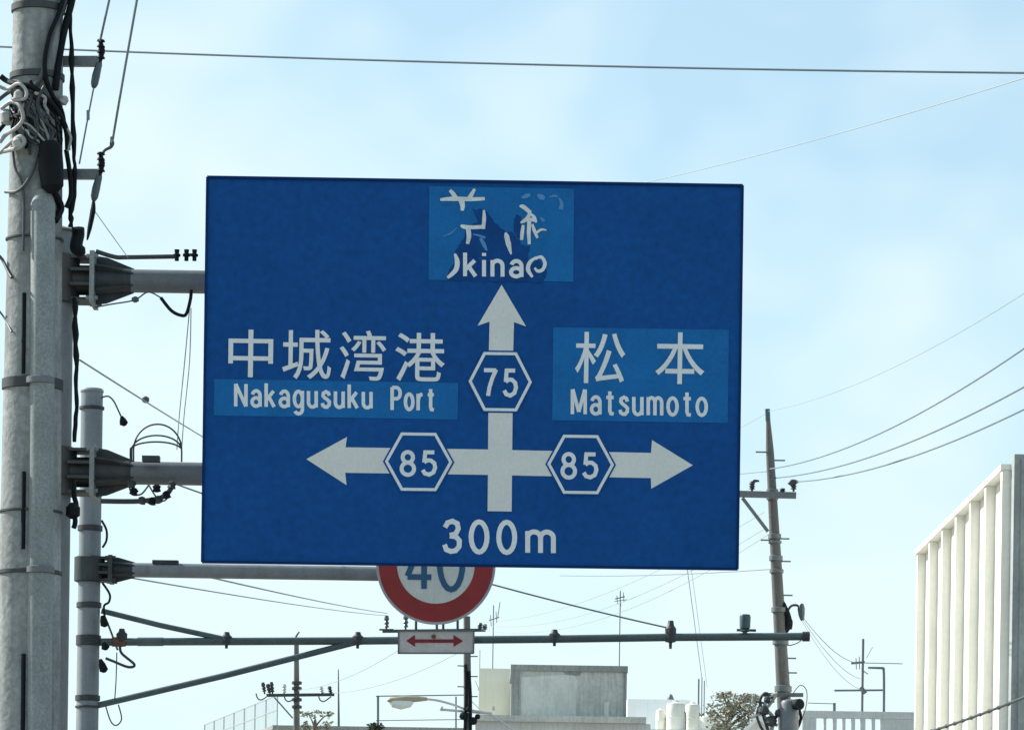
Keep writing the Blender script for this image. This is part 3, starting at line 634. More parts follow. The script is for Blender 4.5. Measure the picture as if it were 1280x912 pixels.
# bundles crossing the front and looping to the left
bundles = [
    ([(98, -30), (90, 8), (84, 30), (78, 60), (74, 95), (72, 118)], .022, 'black', .03),
    ([(92, -30), (80, 15), (70, 45), (62, 80), (55, 105), (45, 118)], .016, 'cable', .03),
    ([(86, -20), (76, 22), (66, 52), (60, 90), (66, 120), (78, 140), (82, 160)], .014, 'black', .05),
    ([(2, 98), (10, 104), (24, 112), (45, 118), (60, 130), (74, 144), (84, 165), (86, 190)], .018, 'black', .04),
    ([(0, 128), (14, 118), (30, 122), (50, 140), (62, 160), (66, 185)], .013, 'cable', .05),
    ([(-2, 170), (8, 158), (26, 152), (42, 160), (52, 178), (58, 195)], .013, 'black', .05),
    ([(4, 140), (18, 134), (30, 142), (34, 158), (26, 168), (10, 172), (2, 182)], .013, 'ltcable', .07),
    ([(0, 112), (12, 116), (28, 114), (38, 124), (36, 134), (20, 132)], .011, 'ltcable', .08),
    ([(2, 196), (14, 186), (30, 180), (36, 188), (28, 194), (6, 194)], .013, 'ltcable', .08),
    ([(66, 240), (74, 252), (78, 262), (76, 272), (72, 282)], .022, 'black', .06),
    ([(84, 190), (88, 215), (90, 245), (84, 262)], .015, 'black', .04),
    ([(18, 180), (22, 215), (30, 232), (34, 260), (33, 320)], .008, 'cable', .02),
    ([(52, 196), (46, 220), (36, 238), (24, 246), (8, 242)], .010, 'cable', .03),
    ([(-4, 318), (4, 326), (12, 342), (18, 352)], .010, 'cable', .02), ([(-4, 385), (6, 398), (18, 420)], .006, 'cable', .02),
    ([(30, 118), (44, 132), (40, 150), (52, 165), (48, 185)], .012, 'galvdark', .06),
    ([(60, 118), (52, 138), (58, 158), (70, 172), (64, 192)], .012, 'galvdark', .07),
    ([(76, 150), (84, 162), (90, 176), (86, 192)], .009, 'ltcable', .05),
]
for pts, r, m, ex in bundles:
    q = [front(u, v, ex) + Vector(((Q(u, v) - front(u, v)).x, 0, 0)) for u, v in pts]
    MB().tube(q, r, 8).build('cable_bundle', M[m], pole)
rt = random.Random(21)
for i in range(30):
    u, v = rt.uniform(8, 60), rt.uniform(104, 150); pts = [(u, v)]
    for k in range(4):
        u = min(80, max(4, u + rt.uniform(-6, 16))); v += rt.uniform(4, 24); pts.append((u, v))
    MB().tube([front(a_, b_, .02 + .05 * rt.random()) for a_, b_ in pts], rt.uniform(.004, .011), 7).build('cable_bundle', M[rt.choice(['black', 'black', 'cable', 'galvdark', 'ltcable', 'conduit'])], pole)
for (u, v, s) in ((12, 150, .05), (28, 128, .035), (30, 188, .04), (80, 128, .03)):
    p = front(u, v, .06)
    MB().lathe(p - Vector((0, 0, s)), [(s * .3, 0), (s, s * .4), (s * .9, s * 1.5), (s * .3, s * 2)], 12, (random.uniform(-.8, .8), 0, 1)).build('cable_closure', M['ltcable'], pole)
p = front(68, 217, .08)
MB().tube([p + Vector((-.008, 0, .16)), p + Vector((-.006, 0, .13)), p, p - Vector((-.01, 0, .12)), p - Vector((-.012, 0, .16))], [.04, .072, .078, .07, .03], 16).build('cable_closure', M['black'], pole)
# two short brackets with strain insulators
for v, u1, u0 in ((77, 127, 60), (218, 127, 70)):
    br = MB().bar(Q(u0, v, D3 + .12), Q(u1, v, D3 + .12), 0.06, 0.058).build('bracket', M['galv'], pole, smooth=False)
    MB().tube([Q(u1 - 2, v - 28, D3 + .1), Q(u1, v - 14, D3 + .1), Q(u1 - 2, v, D3 + .1), Q(u1 - 4, v + 6, D3 + .1)], [.008, .022, .012, .018], 9).build('insulator', M['black'], br)
    for dv in (-24, -17, -10, -3):
        MB().lathe(Q(u1 - 1, v + dv, D3 + .1), [(.008, 0), (.027, .004), (.022, .016), (.008, .02)], 10, (.1, 0, 1)).build('insulator_shed', M['black'], br)
    MB().tube([Q(u1 - 3, v + 2, D3 + .1), Q(u1 - 7, v + 18, D3 + .1), Q(u1 - 9, v + 28, D3 + .1), Q(u1 - 10, v + 33, D3 + .1)], [.02, .026, .024, .012], 9).build('insulator', M['dkpor'], br)
MB().tube([Q(117, 110, D3 + .1), Q(110, 146, D3 + .1), Q(99, 205, D3 + .1)], 0.006, 6).build('jumper_wire', M['wire'], pole)
MB().tube([Q(110, 138, D3 + .1), Q(110, 150, D3 + .1)], 0.011, 6).build('wire_sleeve', M['wire'], pole)
MB().tube([Q(126, 196, D3 + .1), Q(131, 188, D3 + .1), Q(138, 184, D3 + .1), Q(140, 179, D3 + .1), Q(139, 171, D3 + .1)], [.012, .009, .011, .016, .006], 7).build('shackle', M['cable'], pole)
MB().tube([Q(117, 250, D3 + .1), Q(116, 264, D3 + .1), Q(112, 285, D3 + .1), Q(109, 300, D3 + .1)], [.008, .018, .015, .005], 7).build('jumper_wire', M['black'], pole)

# ------------------------------------------------------------------ wires in the air
def wire(label, a, b, r, sag=0.0, m='wire', name='overhead_wire', ext=(0, 1), group='overhead wires'):
    a, b = P(*a), P(*b)
    n = (10 if sag else 2) * max(1, round(ext[1] - ext[0]))       # ext carries a span on past the picture's edge
    ts = [ext[0] + (ext[1] - ext[0]) * i / n for i in range(n + 1)]
    pts = [a + (b - a) * t - Vector((0, 0, sag * 4 * t * (1 - t))) for t in ts]
    o = MB().tube(pts, r, 6).build(name, M[m])
    return tag(o, label, 'wire', group)

# ------------------------------------------------------------------ far utility poles
def line_pole(u_top, v_top, u_bot, d, r0, r1, label, m='concdark', mid=()):
    a = P(u_top, v_top, d)
    vb = V0 + CAM_Z / d * F_PX
    b = P(u_bot, vb, d); b.z = 0.0
    o = empty('utility_pole', (b.x, b.y, 0.0), label, 'utility pole', 'utility poles')
    st_ = [(0, r1)] + list(mid) + [(1, r0)]
    MB().tube([a.lerp(b, t) for t, _ in st_], [r for _, r in st_], 20).build('shaft', M[m], o)
    return o, a, b
def insulator(p, h, r, m, parent, axis=(0, 0, 1)):
    return MB().lathe(p, [(r * .35, 0), (r * .35, h * .2), (r, h * .25), (r * .55, h * .4), (r, h * .5), (r * .55, h * .65), (r * .95, h * .75), (r * .6, h)], 10, axis).build('insulator', M[m], parent)

D4 = 72.0
rp, ra, rb = line_pole(959.5, 513, 1006, D4, 0.17, 0.03, 'leaning utility pole to the right of the blue sign', 'concdark', [(.06, .072), (.23, .10), (.33, .11), (.41, .123)])
K = lambda u, v, d=D4: P(u, v, d)
MB().tube([K(959.3, 511), K(960, 526)], 0.045, 8).build('pole_cap', M['dkpor'], rp)
ca = MB().bar(K(922, 617, D4 - .25), K(995, 619, D4 - .25), 0.10, 0.11).build('crossarm', M['galv'], rp, smooth=False)
MB().bar(K(928, 622, D4 - .25), K(960, 664, D4 - .22), 0.055).build('brace', M['galv'], ca, smooth=False)
for (u, v) in ((940, 612), (992, 612), (978, 615)):
    insulator(K(u, v + 2, D4 - .25), 0.18 if u != 978 else 0.1, 0.06, 'galvdark', ca)
MB().tube([K(988, 606, D4 - .25), K(991, 602, D4 - .25), K(998, 602, D4 - .25)], [.06, .05, .02], 8).build('insulator', M['galvdark'], ca)
MB().tube([K(940, 605, D4 - .25), K(943, 601, D4 - .25), K(949, 601, D4 - .25)], [.03, .03, .015], 8).build('insulator', M['galvdark'], ca)
for (v, h) in ((617, .2), (669, .1), (676, .06), (696, .1), (712, .08), (760, .1), (800, .1), (858, .12)):
    t = (v - 513) / (1334 - 513); q = ra.lerp(rb, t); r = .072 + (t - .06) * .165
    MB().lathe((q.x, q.y, q.z - h / 2), [(r + .002, 0), (r + .025, .01), (r + .025, h - .01), (r + .002, h)], 20).build('band', M['galv'], rp)
for (v, s) in ((565, -1), (575, 1), (674, -1), (672, 1), (700, 1), (742, 1), (838, 1), (820, 1), (790, -1)):
    t = (v - 513) / (1334 - 513); q = ra.lerp(rb, t)
    MB().bar(q + Vector((0, -.05, 0)), q + Vector((s * .26, -.05, 0)), 0.025).build('step_bolt', M['galv'], rp)
MB().tube([K(973, 745), K(977, 757), K(984, 770), K(984, 782), K(976, 795)], [.05, .09, .07, .08, .04], 8).build('cable_closure', M['black'], rp)
MB().tube([K(984, 764), K(989, 757), K(996, 756), K(1001, 760)], .022, 7).build('wire_bracket', M['galvdark'], rp)
MB().tube([K(985, 772), K(989, 776), K(988, 786)], .03, 7).build('wire_bracket', M['black'], rp)
MB().tube([K(1001.5, 754), K(1001.5, 760), K(1002, 768), K(1003, 775)], [.04, .07, .06, .03], 9).build('insulator', M['dkpor'], rp)
MB().tube([K(976, 800), K(985, 806), K(997, 803), K(1004, 797)], .01, 6).build('loose_cable', M['cable'], rp)
MB().tube([K(966, 700), K(969, 780), K(975, 850), K(980, 912), K(990, 1100)], .025, 6).build('riser_cable', M['galvdark'], rp)
# equipment low on that pole
tr = MB().lathe(K(986, 930, D4 - .42), [(0.14, 0), (0.17, .03), (0.17, 0.72), (0.14, .78), (0.06, .81)], 20).build('transformer', M['galv'], rp)
MB().lathe(K(995, 880, D4 - .56), [(0.10, 0), (0.10, .12)], 16, (.6, -1, 0)).build('transformer_lid', M['black'], tr)
MB().bar(K(955, 868, D4 - .3), K(1004, 868, D4 - .3), .07).build('bracket', M['galv'], rp)
for i, pts in enumerate((((966, 872), (957, 866), (950, 874), (953, 890), (960, 912)), ((972, 866), (960, 872), (956, 884), (966, 896), (964, 915)), ((950, 880), (946, 892), (950, 906), (958, 918)),
            ((990, 868), (1000, 856), (1008, 862), (1008, 880), (1002, 900)), ((940, 896), (952, 890), (962, 880), (970, 868)), ((960, 905), (970, 895), (978, 880), (985, 868)),
            ((998, 884), (1001, 896), (997, 908), (990, 915)), ((944, 876), (955, 878), (968, 876)), ((948, 884), (960, 900), (972, 906)))):
    MB().tube([K(u, v, D4 - .35) for u, v in pts], (.03, .035, .025, .008, .03, .035, .03, .02, .03)[i], 7).build('cable_bundle', M[('galvdark', 'ltcable', 'galvdark', 'cable', 'ltcable', 'galvdark', 'black', 'cable', 'ltcable')[i]], rp)
for (u, v, s) in ((953, 888, .09), (962, 902, .10), (958, 872, .06), (972, 890, .07)):
    MB().lathe(K(u, v + 5, D4 - .4), [(s * .4, 0), (s, s * .4), (s, s * 1.4), (s * .4, s * 1.9)], 10, (.3, 0, 1)).build('cable_closure', M[random.choice(['galvdark', 'ltcable', 'cable'])], rp)

D5 = 120.0
fp, fa, fb = line_pole(583.5, 770, 588, D5, 0.19, 0.10, 'distant utility pole rising under the small arrow plate')
Kf = lambda u, v, d=D5: P(u, v, d)
ca5 = MB().bar(Kf(478, 788.5, D5 - .2), Kf(607, 787, D5 - .2), 0.09).build('crossarm', M['galvdark'], fp, smooth=False)
for (u, h) in ((483, .46), (507, .50), (600, .24), (606, .2)):
    insulator(Kf(u, 788, D5 - .2), h, 0.085, 'dkpor', ca5)
MB().bar(Kf(474, 786.5, D5 - .2), Kf(492, 786.5, D5 - .2), .05).build('insulator_pin', M['dkpor'], ca5)
for (v, s) in ((820, 1), (832, -1), (845, 1), (858, -1), (870, 1)):
    q = Kf(584.5, v); MB().bar(q, q + Vector((s * .3, -.1, 0)), 0.03).build('step_bolt', M['galvdark'], fp)
for (a, c) in (((586, 838), (588, 912)), ((582, 830), (581, 912))):
    MB().tube([Kf(*a, D5 - .17), Kf((a[0] + c[0]) / 2 + 1, 870, D5 - .2), Kf(*c, D5 - .2)], .05, 7).build('riser_cable', M['black'], fp)
for (u, v, s) in ((578, 894, .12), (590, 900, .12), (596, 893, .08), (585, 884, .09)):
    MB().lathe(Kf(u, v + 5, D5 - .25), [(s * .4, 0), (s, s * .4), (s, s * 1.4), (s * .4, s * 1.9)], 10, (.3, 0, 1)).build('cable_closure', M['black'], fp)
# the street lamp on it
lo = Kf(583, 886)
lamp = empty('street_lamp', lo, 'street lamp arm and head on the distant pole below the arrow plate', 'street lamp')
MB().tube([Kf(584, 887, D5 - .1), Kf(566, 880, D5 - .4), Kf(545, 874.5, D5 - .6), Kf(528, 873, D5 - .7)], .035, 8).build('lamp_arm', M['alu'], lamp)
MB().tube([Kf(534, 873, D5 - .7), Kf(526, 873, D5 - .7), Kf(505, 873.5, D5 - .7), Kf(488, 874.5, D5 - .7), Kf(484, 875, D5 - .7)], [.05, .075, .11, .09, .03], 12).build('lamp_head', M['lamphead'], lamp)
MB().tube([Kf(517, 876, D5 - .7), Kf(512, 878.5, D5 - .7), Kf(501, 880, D5 - .7), Kf(491, 878.5, D5 - .7), Kf(487, 876, D5 - .7)], [.03, .12, .15, .12, .03], 14).build('lamp_lens', M['lens'], lamp)
MB().tube([Kf(550, 886, D5 - .3), Kf(575, 888, D5 - .2), Kf(615, 891, D5 - .2)], .04, 7).build('cable_arm', M['alu'], fp)
MB().tube([Kf(590, 887, D5 - .2), Kf(612, 892, D5 - .2), Kf(632, 905, D5 - .2), Kf(650, 918, D5 - .2)], .03, 7).build('cable_arm', M['alu'], fp)
for u in (552, 617):
    insulator(Kf(u, 888, D5 - .3), .14, .05, 'porcelain', fp)

D6 = 135.0
pp, pa, pb = line_pole(370.5, 798, 372, D6, 0.20, 0.08, 'distant utility pole with one crossarm of insulators, left of the arrow plate')
Kp = lambda u, v, d=D6: P(u, v, d)
ca6 = MB().bar(Kp(333, 868.5, D6 - .2), Kp(418, 867.5, D6 - .2), 0.10).build('crossarm', M['galvdark'], pp, smooth=False)
MB().bar(Kp(343, 871, D6 - .2), Kp(366, 897, D6 - .2), .05).build('brace', M['galv'], ca6, smooth=False)
for (u, v, h, m) in ((331, 867, .4, 'galvdark'), (338, 868, .38, 'galvdark'), (355, 868, .36, 'porcelain'), (403, 868, .28, 'porcelain'), (414, 868, .3, 'galvdark'), (341, 868, .44, 'galvdark')):
    insulator(Kp(u, v, D6 - .2), h, .08, m, ca6, (random.uniform(-.3, .1), 0, 1))
for (u, v) in ((322, 872), (400, 874), (357, 874)):
    MB().tube([Kp(u - 2, v - 6, D6 - .3), Kp(u, v, D6 - .3), Kp(u + 5, v + 2, D6 - .3), Kp(u + 14, v - 4, D6 - .3)], .022, 6).build('jumper_wire', M['cable'], ca6)
MB().tube([Kp(368, 800, D6), Kp(371, 793, D6), Kp(374, 789, D6)], .04, 6).build('pole_cap', M['galv'], pp)
for v in (855, 862, 876, 885):
    q = Kp(371, v); MB().lathe((q.x, q.y, q.z), [(.14, 0), (.17, .01), (.17, .10), (.14, .11)], 14).build('band', M['galvdark'], pp)

line_pole(423, 836, 425.5, 165.0, 0.20, 0.02, 'slim distant pole with a pointed top beside the crossarm pole')

wire('long dark wire crossing the whole sky above the blue sign', (-60, 56, 42), (1340, 92, 38), 0.0105, 0.05, ext=(-1, 2))
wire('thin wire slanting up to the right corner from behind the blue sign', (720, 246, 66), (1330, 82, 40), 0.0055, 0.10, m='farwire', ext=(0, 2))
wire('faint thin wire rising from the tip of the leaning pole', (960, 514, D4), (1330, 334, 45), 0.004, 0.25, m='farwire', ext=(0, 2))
wire('topmost of the three wires curving up from the leaning pole', (962, 586, D4), (1330, 400, 45), 0.011, 0.30, ext=(0, 2))
wire('middle of the three wires curving up from the leaning pole', (970, 597, D4), (1330, 455, 45), 0.012, 0.25, ext=(0, 2))
wire('lowest of the three wires curving up from the leaning pole', (994, 602, D4), (1330, 486, 45), 0.012, 0.22, ext=(0, 2))
wire('line falling from the top edge to the upper bracket of the thick pole', (125, 52, D3 + .1), (150, -60, D3 - 1.5), 0.0075, ext=(0, 4))
wire('line falling from the top edge to the lower bracket of the thick pole', (140, 180, D3 + .1), (182, -60, D3 - 2), 0.0075, -0.012, ext=(0, 3))
wire('upper of two thin wires running below the blue sign to the arrow plate', (236, 715, 40), (484, 766, D5), 0.010, 0.04)
wire('lower of two thin wires running below the blue sign to the arrow plate', (130, 716, 35), (484, 769, D5), 0.008, 0.05)
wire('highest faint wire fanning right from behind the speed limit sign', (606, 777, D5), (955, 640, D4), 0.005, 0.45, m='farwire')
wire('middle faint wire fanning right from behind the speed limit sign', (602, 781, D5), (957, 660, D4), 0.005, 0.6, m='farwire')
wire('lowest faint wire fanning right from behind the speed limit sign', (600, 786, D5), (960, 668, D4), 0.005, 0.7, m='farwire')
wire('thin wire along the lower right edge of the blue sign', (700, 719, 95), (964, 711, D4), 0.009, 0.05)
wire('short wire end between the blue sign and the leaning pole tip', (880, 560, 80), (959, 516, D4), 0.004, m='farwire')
wire('short wire between the blue sign and the leaning pole crossarm', (860, 598, 80), (958, 589, D4), 0.008)
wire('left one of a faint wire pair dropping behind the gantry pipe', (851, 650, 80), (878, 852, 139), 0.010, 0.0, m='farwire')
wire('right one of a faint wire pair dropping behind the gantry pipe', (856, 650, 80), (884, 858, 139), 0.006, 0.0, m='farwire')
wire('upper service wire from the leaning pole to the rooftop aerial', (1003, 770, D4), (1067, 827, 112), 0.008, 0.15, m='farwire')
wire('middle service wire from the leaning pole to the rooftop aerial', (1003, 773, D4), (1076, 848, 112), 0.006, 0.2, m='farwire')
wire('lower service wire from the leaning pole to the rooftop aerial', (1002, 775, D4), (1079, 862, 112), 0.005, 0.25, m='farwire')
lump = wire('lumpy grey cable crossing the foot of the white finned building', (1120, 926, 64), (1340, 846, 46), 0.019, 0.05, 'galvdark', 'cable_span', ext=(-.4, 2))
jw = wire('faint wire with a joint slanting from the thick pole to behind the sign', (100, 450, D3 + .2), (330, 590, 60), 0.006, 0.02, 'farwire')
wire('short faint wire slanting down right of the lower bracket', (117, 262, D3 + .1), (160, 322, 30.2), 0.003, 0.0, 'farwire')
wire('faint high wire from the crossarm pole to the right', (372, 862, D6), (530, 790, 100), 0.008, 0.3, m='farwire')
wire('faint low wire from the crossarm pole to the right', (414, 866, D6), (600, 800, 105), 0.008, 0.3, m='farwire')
ca_, cb_ = P(1120, 926, 64), P(1340, 846, 46)
for i in range(12):
    t = .16 + .05 * i
    q = ca_.lerp(cb_, t) - Vector((0, 0, .05 * 4 * t * (1 - t))); dd = (cb_ - ca_).normalized() * .11
    MB().tube([q - dd, q, q + dd], [.02, .032, .02], 7).build('clamp', M['galvdark'], lump)
MB().lathe(P(182, 503.5, 35.5), [(0.01, 0), (0.032, .012), (0.032, .045), (0.01, .06)], 10).build('wire_joint', M['cable'], jw)

# ------------------------------------------------------------------ white finned building on the right
X0, YN, YF = 9.0, 68.3, 82.2
HZ = P(1262, 574, 68.0).z
fb_ = empty('finned_building', (X0 + 4, (YN + YF) / 2, 0.0), 'white building with tall vertical fins at the right edge', 'building')
MB().span(X0, X0 + 9, YN + .3, YF, 0, HZ - .101).build('wall', M['facade'], fb_, smooth=False)
MB().span(X0 - .20, X0 + 9.1, YN + .30, YF + .02, HZ - .10, HZ).build('roof_beam', M['facade'], fb_, smooth=False)
ny = 6
for i in range(ny + 1):
    y = YN + .32 + (YF - YN - .62) * i / ny
    MB().span(X0 - .17, X0 - .001, y, y + .22, 0.13, HZ - .102).build('fin', M['facade'], fb_, smooth=False)
MB().span(X0 - .02, X0 + 9.1, YN - .1, YN + .298, 0, HZ + .12).build('end_wall', M['endwall'], fb_, smooth=False)
MB().span(X0 + .10, X0 + 9.1, YN - .16, YN - .102, 0, HZ + .04).build('end_panel', M['endwall'], fb_, smooth=False)

# ------------------------------------------------------------------ far roofs
def windows(root, y, x0, x1, zs, n, w=1.1, h=1.2):
    for z in zs:
        for i in range(n):
            x = x0 + (x1 - x0) * (i + .5) / n
            wd = MB().span(x - w / 2, x + w / 2, y - .05, y - .002, z, z + h).build('window', M['alu'], root, smooth=False)
            MB().span(x - w / 2 + .06, x + w / 2 - .06, y - .07, y - .052, z + .06, z + h - .06).build('pane', M['glass'], wd, smooth=False)
# low block at the left
zA = P(420, 907.5, 148).z
ba = empty('flat_roof_house', (-5, 157, 0), 'low flat roofed block along the bottom, left of the speed limit sign', 'building')
MB().plate([(-7.7, 147.9, 0), (-.6, 147.9, 0), (-1.2, 168, 0), (-11.7, 168, 0)], (0, 0, zA - .15)).build('wall', M['palewall'], ba, smooth=False)
MB().plate([(-7.8, 147.7, zA - .148), (-.5, 147.7, zA - .148), (-1.1, 168.2, zA - .148), (-11.9, 168.2, zA - .148)], (0, 0, .15)).build('roof_slab', M['towerrim'], ba, smooth=False)
windows(ba, 147.9, -7.4, -.9, (1.2, 4.4, 7.6), 3)
# mesh fence on its roof edge
f0, f1 = P(256, 905, 165), P(347, 868, 148.3)
fe = empty('roof_fence', (f1.x, f1.y, zA), 'faint white mesh fence climbing along the roof edge at lower left', 'fence')
for k in (0, .5, 1.0):
    MB().bar(f0.lerp(Vector((f0.x, f0.y, zA)), k * .95), f1.lerp(Vector((f1.x, f1.y, zA)), k * .95), .035).build('rail', M['alu'], fe)
for i in range(8):
    q = f0.lerp(f1, i / 7); MB().bar(Vector((q.x, q.y, zA)), q, .045).build('fence_post', M['alu'], fe)
b = MB()
for i in range(64):
    q = f0.lerp(f1, i / 63); b.bar(Vector((q.x, q.y, zA + .02)), q, .006)
tag(b.build('mesh_wires', M['alu'], fe), kind='stuff')
# pipe frame on the same roof
pf = empty('pipe_frame', (P(472, 912, 149.5).x, 149.5, zA), 'thin pipe frame standing on the roof around the street lamp', 'pipe frame')
for u in (472.5, 570):
    MB().tube([Vector((P(u, 912, 149.5).x, 149.5, zA)), P(u, 870, 149.5)], .045 if u < 500 else .03, 8).build('frame_post', M['galv'], pf)
MB().tube([P(470, 869.5, 149.5), P(584, 868, 149.5)], .022, 8).build('frame_bar', M['galv'], pf)
MB().tube([P(470, 900, 149.5), P(584, 898.5, 149.5)], .015, 8).build('frame_bar', M['galv'], pf)

# concrete stair tower and the building under it
D7 = 130.0
T = lambda u, v, d=D7: P(u, v, d)
tl, trr = T(640.5, 830), T(783, 831)
bz = T(700, 897).z
bb = empty('concrete_building', (2.8, 137, 0), 'building with a bare grey concrete stair tower on its roof, right of the arrow plate', 'building')
MB().span(T(596, 900).x, T(812, 900).x, 129.2, 146, 0, bz - .2).build('wall', M['greywall'], bb, smooth=False)
rs = MB().plate([(T(594, 900).x, 128.9, bz - .198), (T(806, 900).x, 128.9, bz - .198), (T(818, 900).x, 146.2, bz - .198), (T(594, 900).x, 146.2, bz - .198)], (0, 0, .2)).build('roof_slab', M['tower'], bb, smooth=False)
tw = MB().span(tl.x, trr.x, 130.0, 135.5, bz + .003, tl.z - .2).build('stair_tower', M['tower'], bb, smooth=False)
MB().span(tl.x - .05, trr.x + .05, 129.93, 135.6, tl.z - .197, tl.z).build('tower_coping', M['towerrim'], tw, smooth=False)
MB().span(tl.x - .03, tl.x + .24, 129.94, 129.998, bz + .004, tl.z - .2).build('tower_edge', M['towerrim'], tw, smooth=False)
MB().span(trr.x - .07, trr.x + .02, 129.95, 129.998, bz + .004, tl.z - .2).build('tower_edge', M['towerrim'], tw, smooth=False)
MB().plate([T(651, 846, 129.99), T(716, 842, 129.99), T(722, 850, 129.99), T(720, 899, 129.99), T(651, 899, 129.99)], (0, .009, 0)).build('render_patch', M['towerlight'], tw, smooth=False)
MB().span(T(755, 880).x, T(761, 880).x, 129.93, 129.998, bz + .01, T(758, 877).z).build('down_pipe', M['towerlight'], tw, smooth=False)
MB().plate([T(703, 838.5, 129.985), T(728, 838.5, 129.985), T(724, 844, 129.985), T(708, 843, 129.985)], (0, .01, 0)).build('stain_patch', M['towerrim'], tw, smooth=False)
cw = MB().span(T(598, 900, 136).x, T(641, 900, 136).x, 136, 142, bz + .003, T(620, 835, 136).z).build('cream_block', M['cream'], bb, smooth=False)
windows(bb, 129.2, T(600, 900).x, T(808, 900).x, (1.0, 4.1, 7.2), 4)
vb_ = MB().lathe(T(733, 903, 129.4), [(.18, 0), (.2, .05), (.14, .16), (.05, .22)], 12).build('roof_vent', M['tank'], bb)

def yagi(u, v_top, v_bot, d, elems, label, r=.018, base=None):
    a, c = P(u, v_top, d), P(u - (v_bot - v_top) * .0148, v_bot, d)
    if base is not None: c.z = base
    o = empty('tv_aerial', c, label, 'aerial', 'rooftop aerials')
    MB().tube([c, a], r, 7).build('mast', M['galv'], o)
    for (u0, v0, u1, v1, rr) in elems:
        MB().tube([P(u0, v0, d - .03), P(u1, v1, d - .03)], rr, 6).build('element', M['galv'], o)
    return o
yagi(775.5, 738, 832, 132.0, [(769, 748, 781, 745, .02), (771, 744, 772, 754, .012), (775, 742, 776, 757, .012), (779, 740, 780, 752, .012), (768, 751, 784, 749, .012)], 'small television aerial on a thin mast above the grey concrete tower', base=tl.z)
yagi(617, 756, 890, 138.0, [(611, 775, 624, 771, .018), (613, 768, 614, 782, .012), (620, 764, 621, 778, .012), (625, 752, 622, 772, .014), (617, 835, 617.5, 850, .05)], 'television aerial on a mast above the cream block', base=T(620, 835, 136).z)
yagi(600, 812, 905, 140.0, [(597, 862, 603, 858, .012), (590, 876, 606, 893, .012), (594, 850, 612, 893, .010)], 'leaning thin mast against the cream block by the distant pole', .012, base=bz)

# pale block and water tanks
D8 = 140.0
U = lambda u, v, d=D8: P(u, v, d)
zc = U(850, 914).z
bc = empty('pale_block', (7, 147, 0), 'pale block behind the white water tanks', 'building')
MB().span(U(786, 900, 138.8).x, U(925, 900, 138.8).x, 138.8, 156, 0, zc).build('wall', M['palewall'], bc, smooth=False)
MB().span(U(784, 900, 150).x, U(862, 900, 150).x, 150, 155.5, zc + .002, U(820, 873.5, 150).z).build('roof_room', M['palewall'], bc, smooth=False)
windows(bc, 138.8, U(790, 900).x, U(920, 900).x, (1.0, 4.1, 7.2), 3)
for (u, vt, w, d, lab) in ((826.5, 886, 13, 140.6, 'smallest white water tank, leftmost of the row of tanks'), (845, 877.5, 24, 140.2, 'widest white water tank in the row of tanks'),
                      (866, 879, 19, 141.0, 'white water tank right of the widest one'), (886, 894, 24, 139.8, 'low white water tank at the right end beside the brown tree')):
    q = U(u, vt, d); r = w / 2 * d / F_PX
    o = empty('water_tank', (q.x, q.y, zc), lab, 'water tank', 'rooftop water tanks')
    h = q.z - zc
    MB().lathe((q.x, q.y, zc), [(r, 0), (r, h * .48), (r * 1.03, h * .49), (r * 1.03, h * .52), (r, h * .53), (r, h * .88), (r * .92, h * .92)], 24).build('tank_body', M['tank'], o)
    MB().lathe((q.x, q.y, zc + h * .92), [(r * .95, 0), (r * .9, h * .04), (r * .35, h * .09), (r * .3, h * .13), (r * .05, h * .14)], 24).build('tank_lid', M['tank'], o)
    MB().tube([(q.x + r, q.y - r * .5, zc), (q.x + r, q.y - r * .5, zc + h * .6), (q.x + r * .7, q.y - r * .4, zc + h * .7)], .02, 6).build('tank_pipe', M['galv'], o)
MB().lathe(U(838, 877, 150.5), [(.12, 0), (.14, .1), (.08, .25), (.03, .3)], 10).build('roof_vent', M['galv'], bc)
for (u, v) in ((873, 848), (877, 846), (880, 850)):
    tag(MB().tube([Vector((U(u, 900, 141.5).x, 141.5, zc)), U(u + .5, v, 141.5)], .03 if u == 873 else .018, 7).build('roof_post', M['galv']),
        {873: 'thicker grey roof post, leftmost of three beside the water tanks', 877: 'slim roof post in the middle of three beside the water tanks', 880: 'slim roof post, rightmost of three beside the water tanks'}[u], 'post', 'roof posts')

# block with the slotted parapet
D9 = 110.0
Vv = lambda u, v, d=D9: P(u, v, d)
zt9, zs9 = Vv(1075, 888.5).z, Vv(1075, 897.5).z
xb0, xb1 = Vv(1003, 900).x, Vv(1200, 900).x
bd = empty('parapet_building', (11, 116, 0), 'grey building with a slotted roof parapet under the tall aerial', 'building')
zr = zt9 - 1.1
MB().span(xb0, xb1, 110, 124, 0, zr).build('wall', M['greywall'], bd, smooth=False)
par = MB().span(xb0, xb1, 110, 110.2, zs9, zt9).build('parapet_cap', M['greywall'], bd, smooth=False)
slots = [(1020.5, 1030), (1033, 1041.5), (1046, 1053.5), (1057, 1064.5), (1069, 1076), (1082, 1090), (1094, 1101)]
edges = [1003] + [e for s in slots for e in s] + [1200]
for i in range(0, len(edges), 2):
    MB().span(Vv(edges[i], 900).x, Vv(edges[i + 1], 900).x, 110.01, 110.19, zr + .002, zs9 - .002).build('baluster', M['greywall'], par, smooth=False)
windows(bd, 110, xb0, xb1, (1.0, 4.2), 3)
yagi(1079, 798, 889, 111.5, [(1043, 862.5, 1106, 862, .03), (1064, 828.5, 1081, 827, .035), (1081, 828, 1128, 829, .012), (1070, 822, 1070.5, 836, .012), (1074, 820, 1074.5, 836, .012), (1083, 822, 1091, 808, .008), (1076, 858, 1082, 866, .06), (1079, 838, 1085, 842, .014)],
     'tall television aerial with crossbars on the slotted parapet building', .035, base=zr)
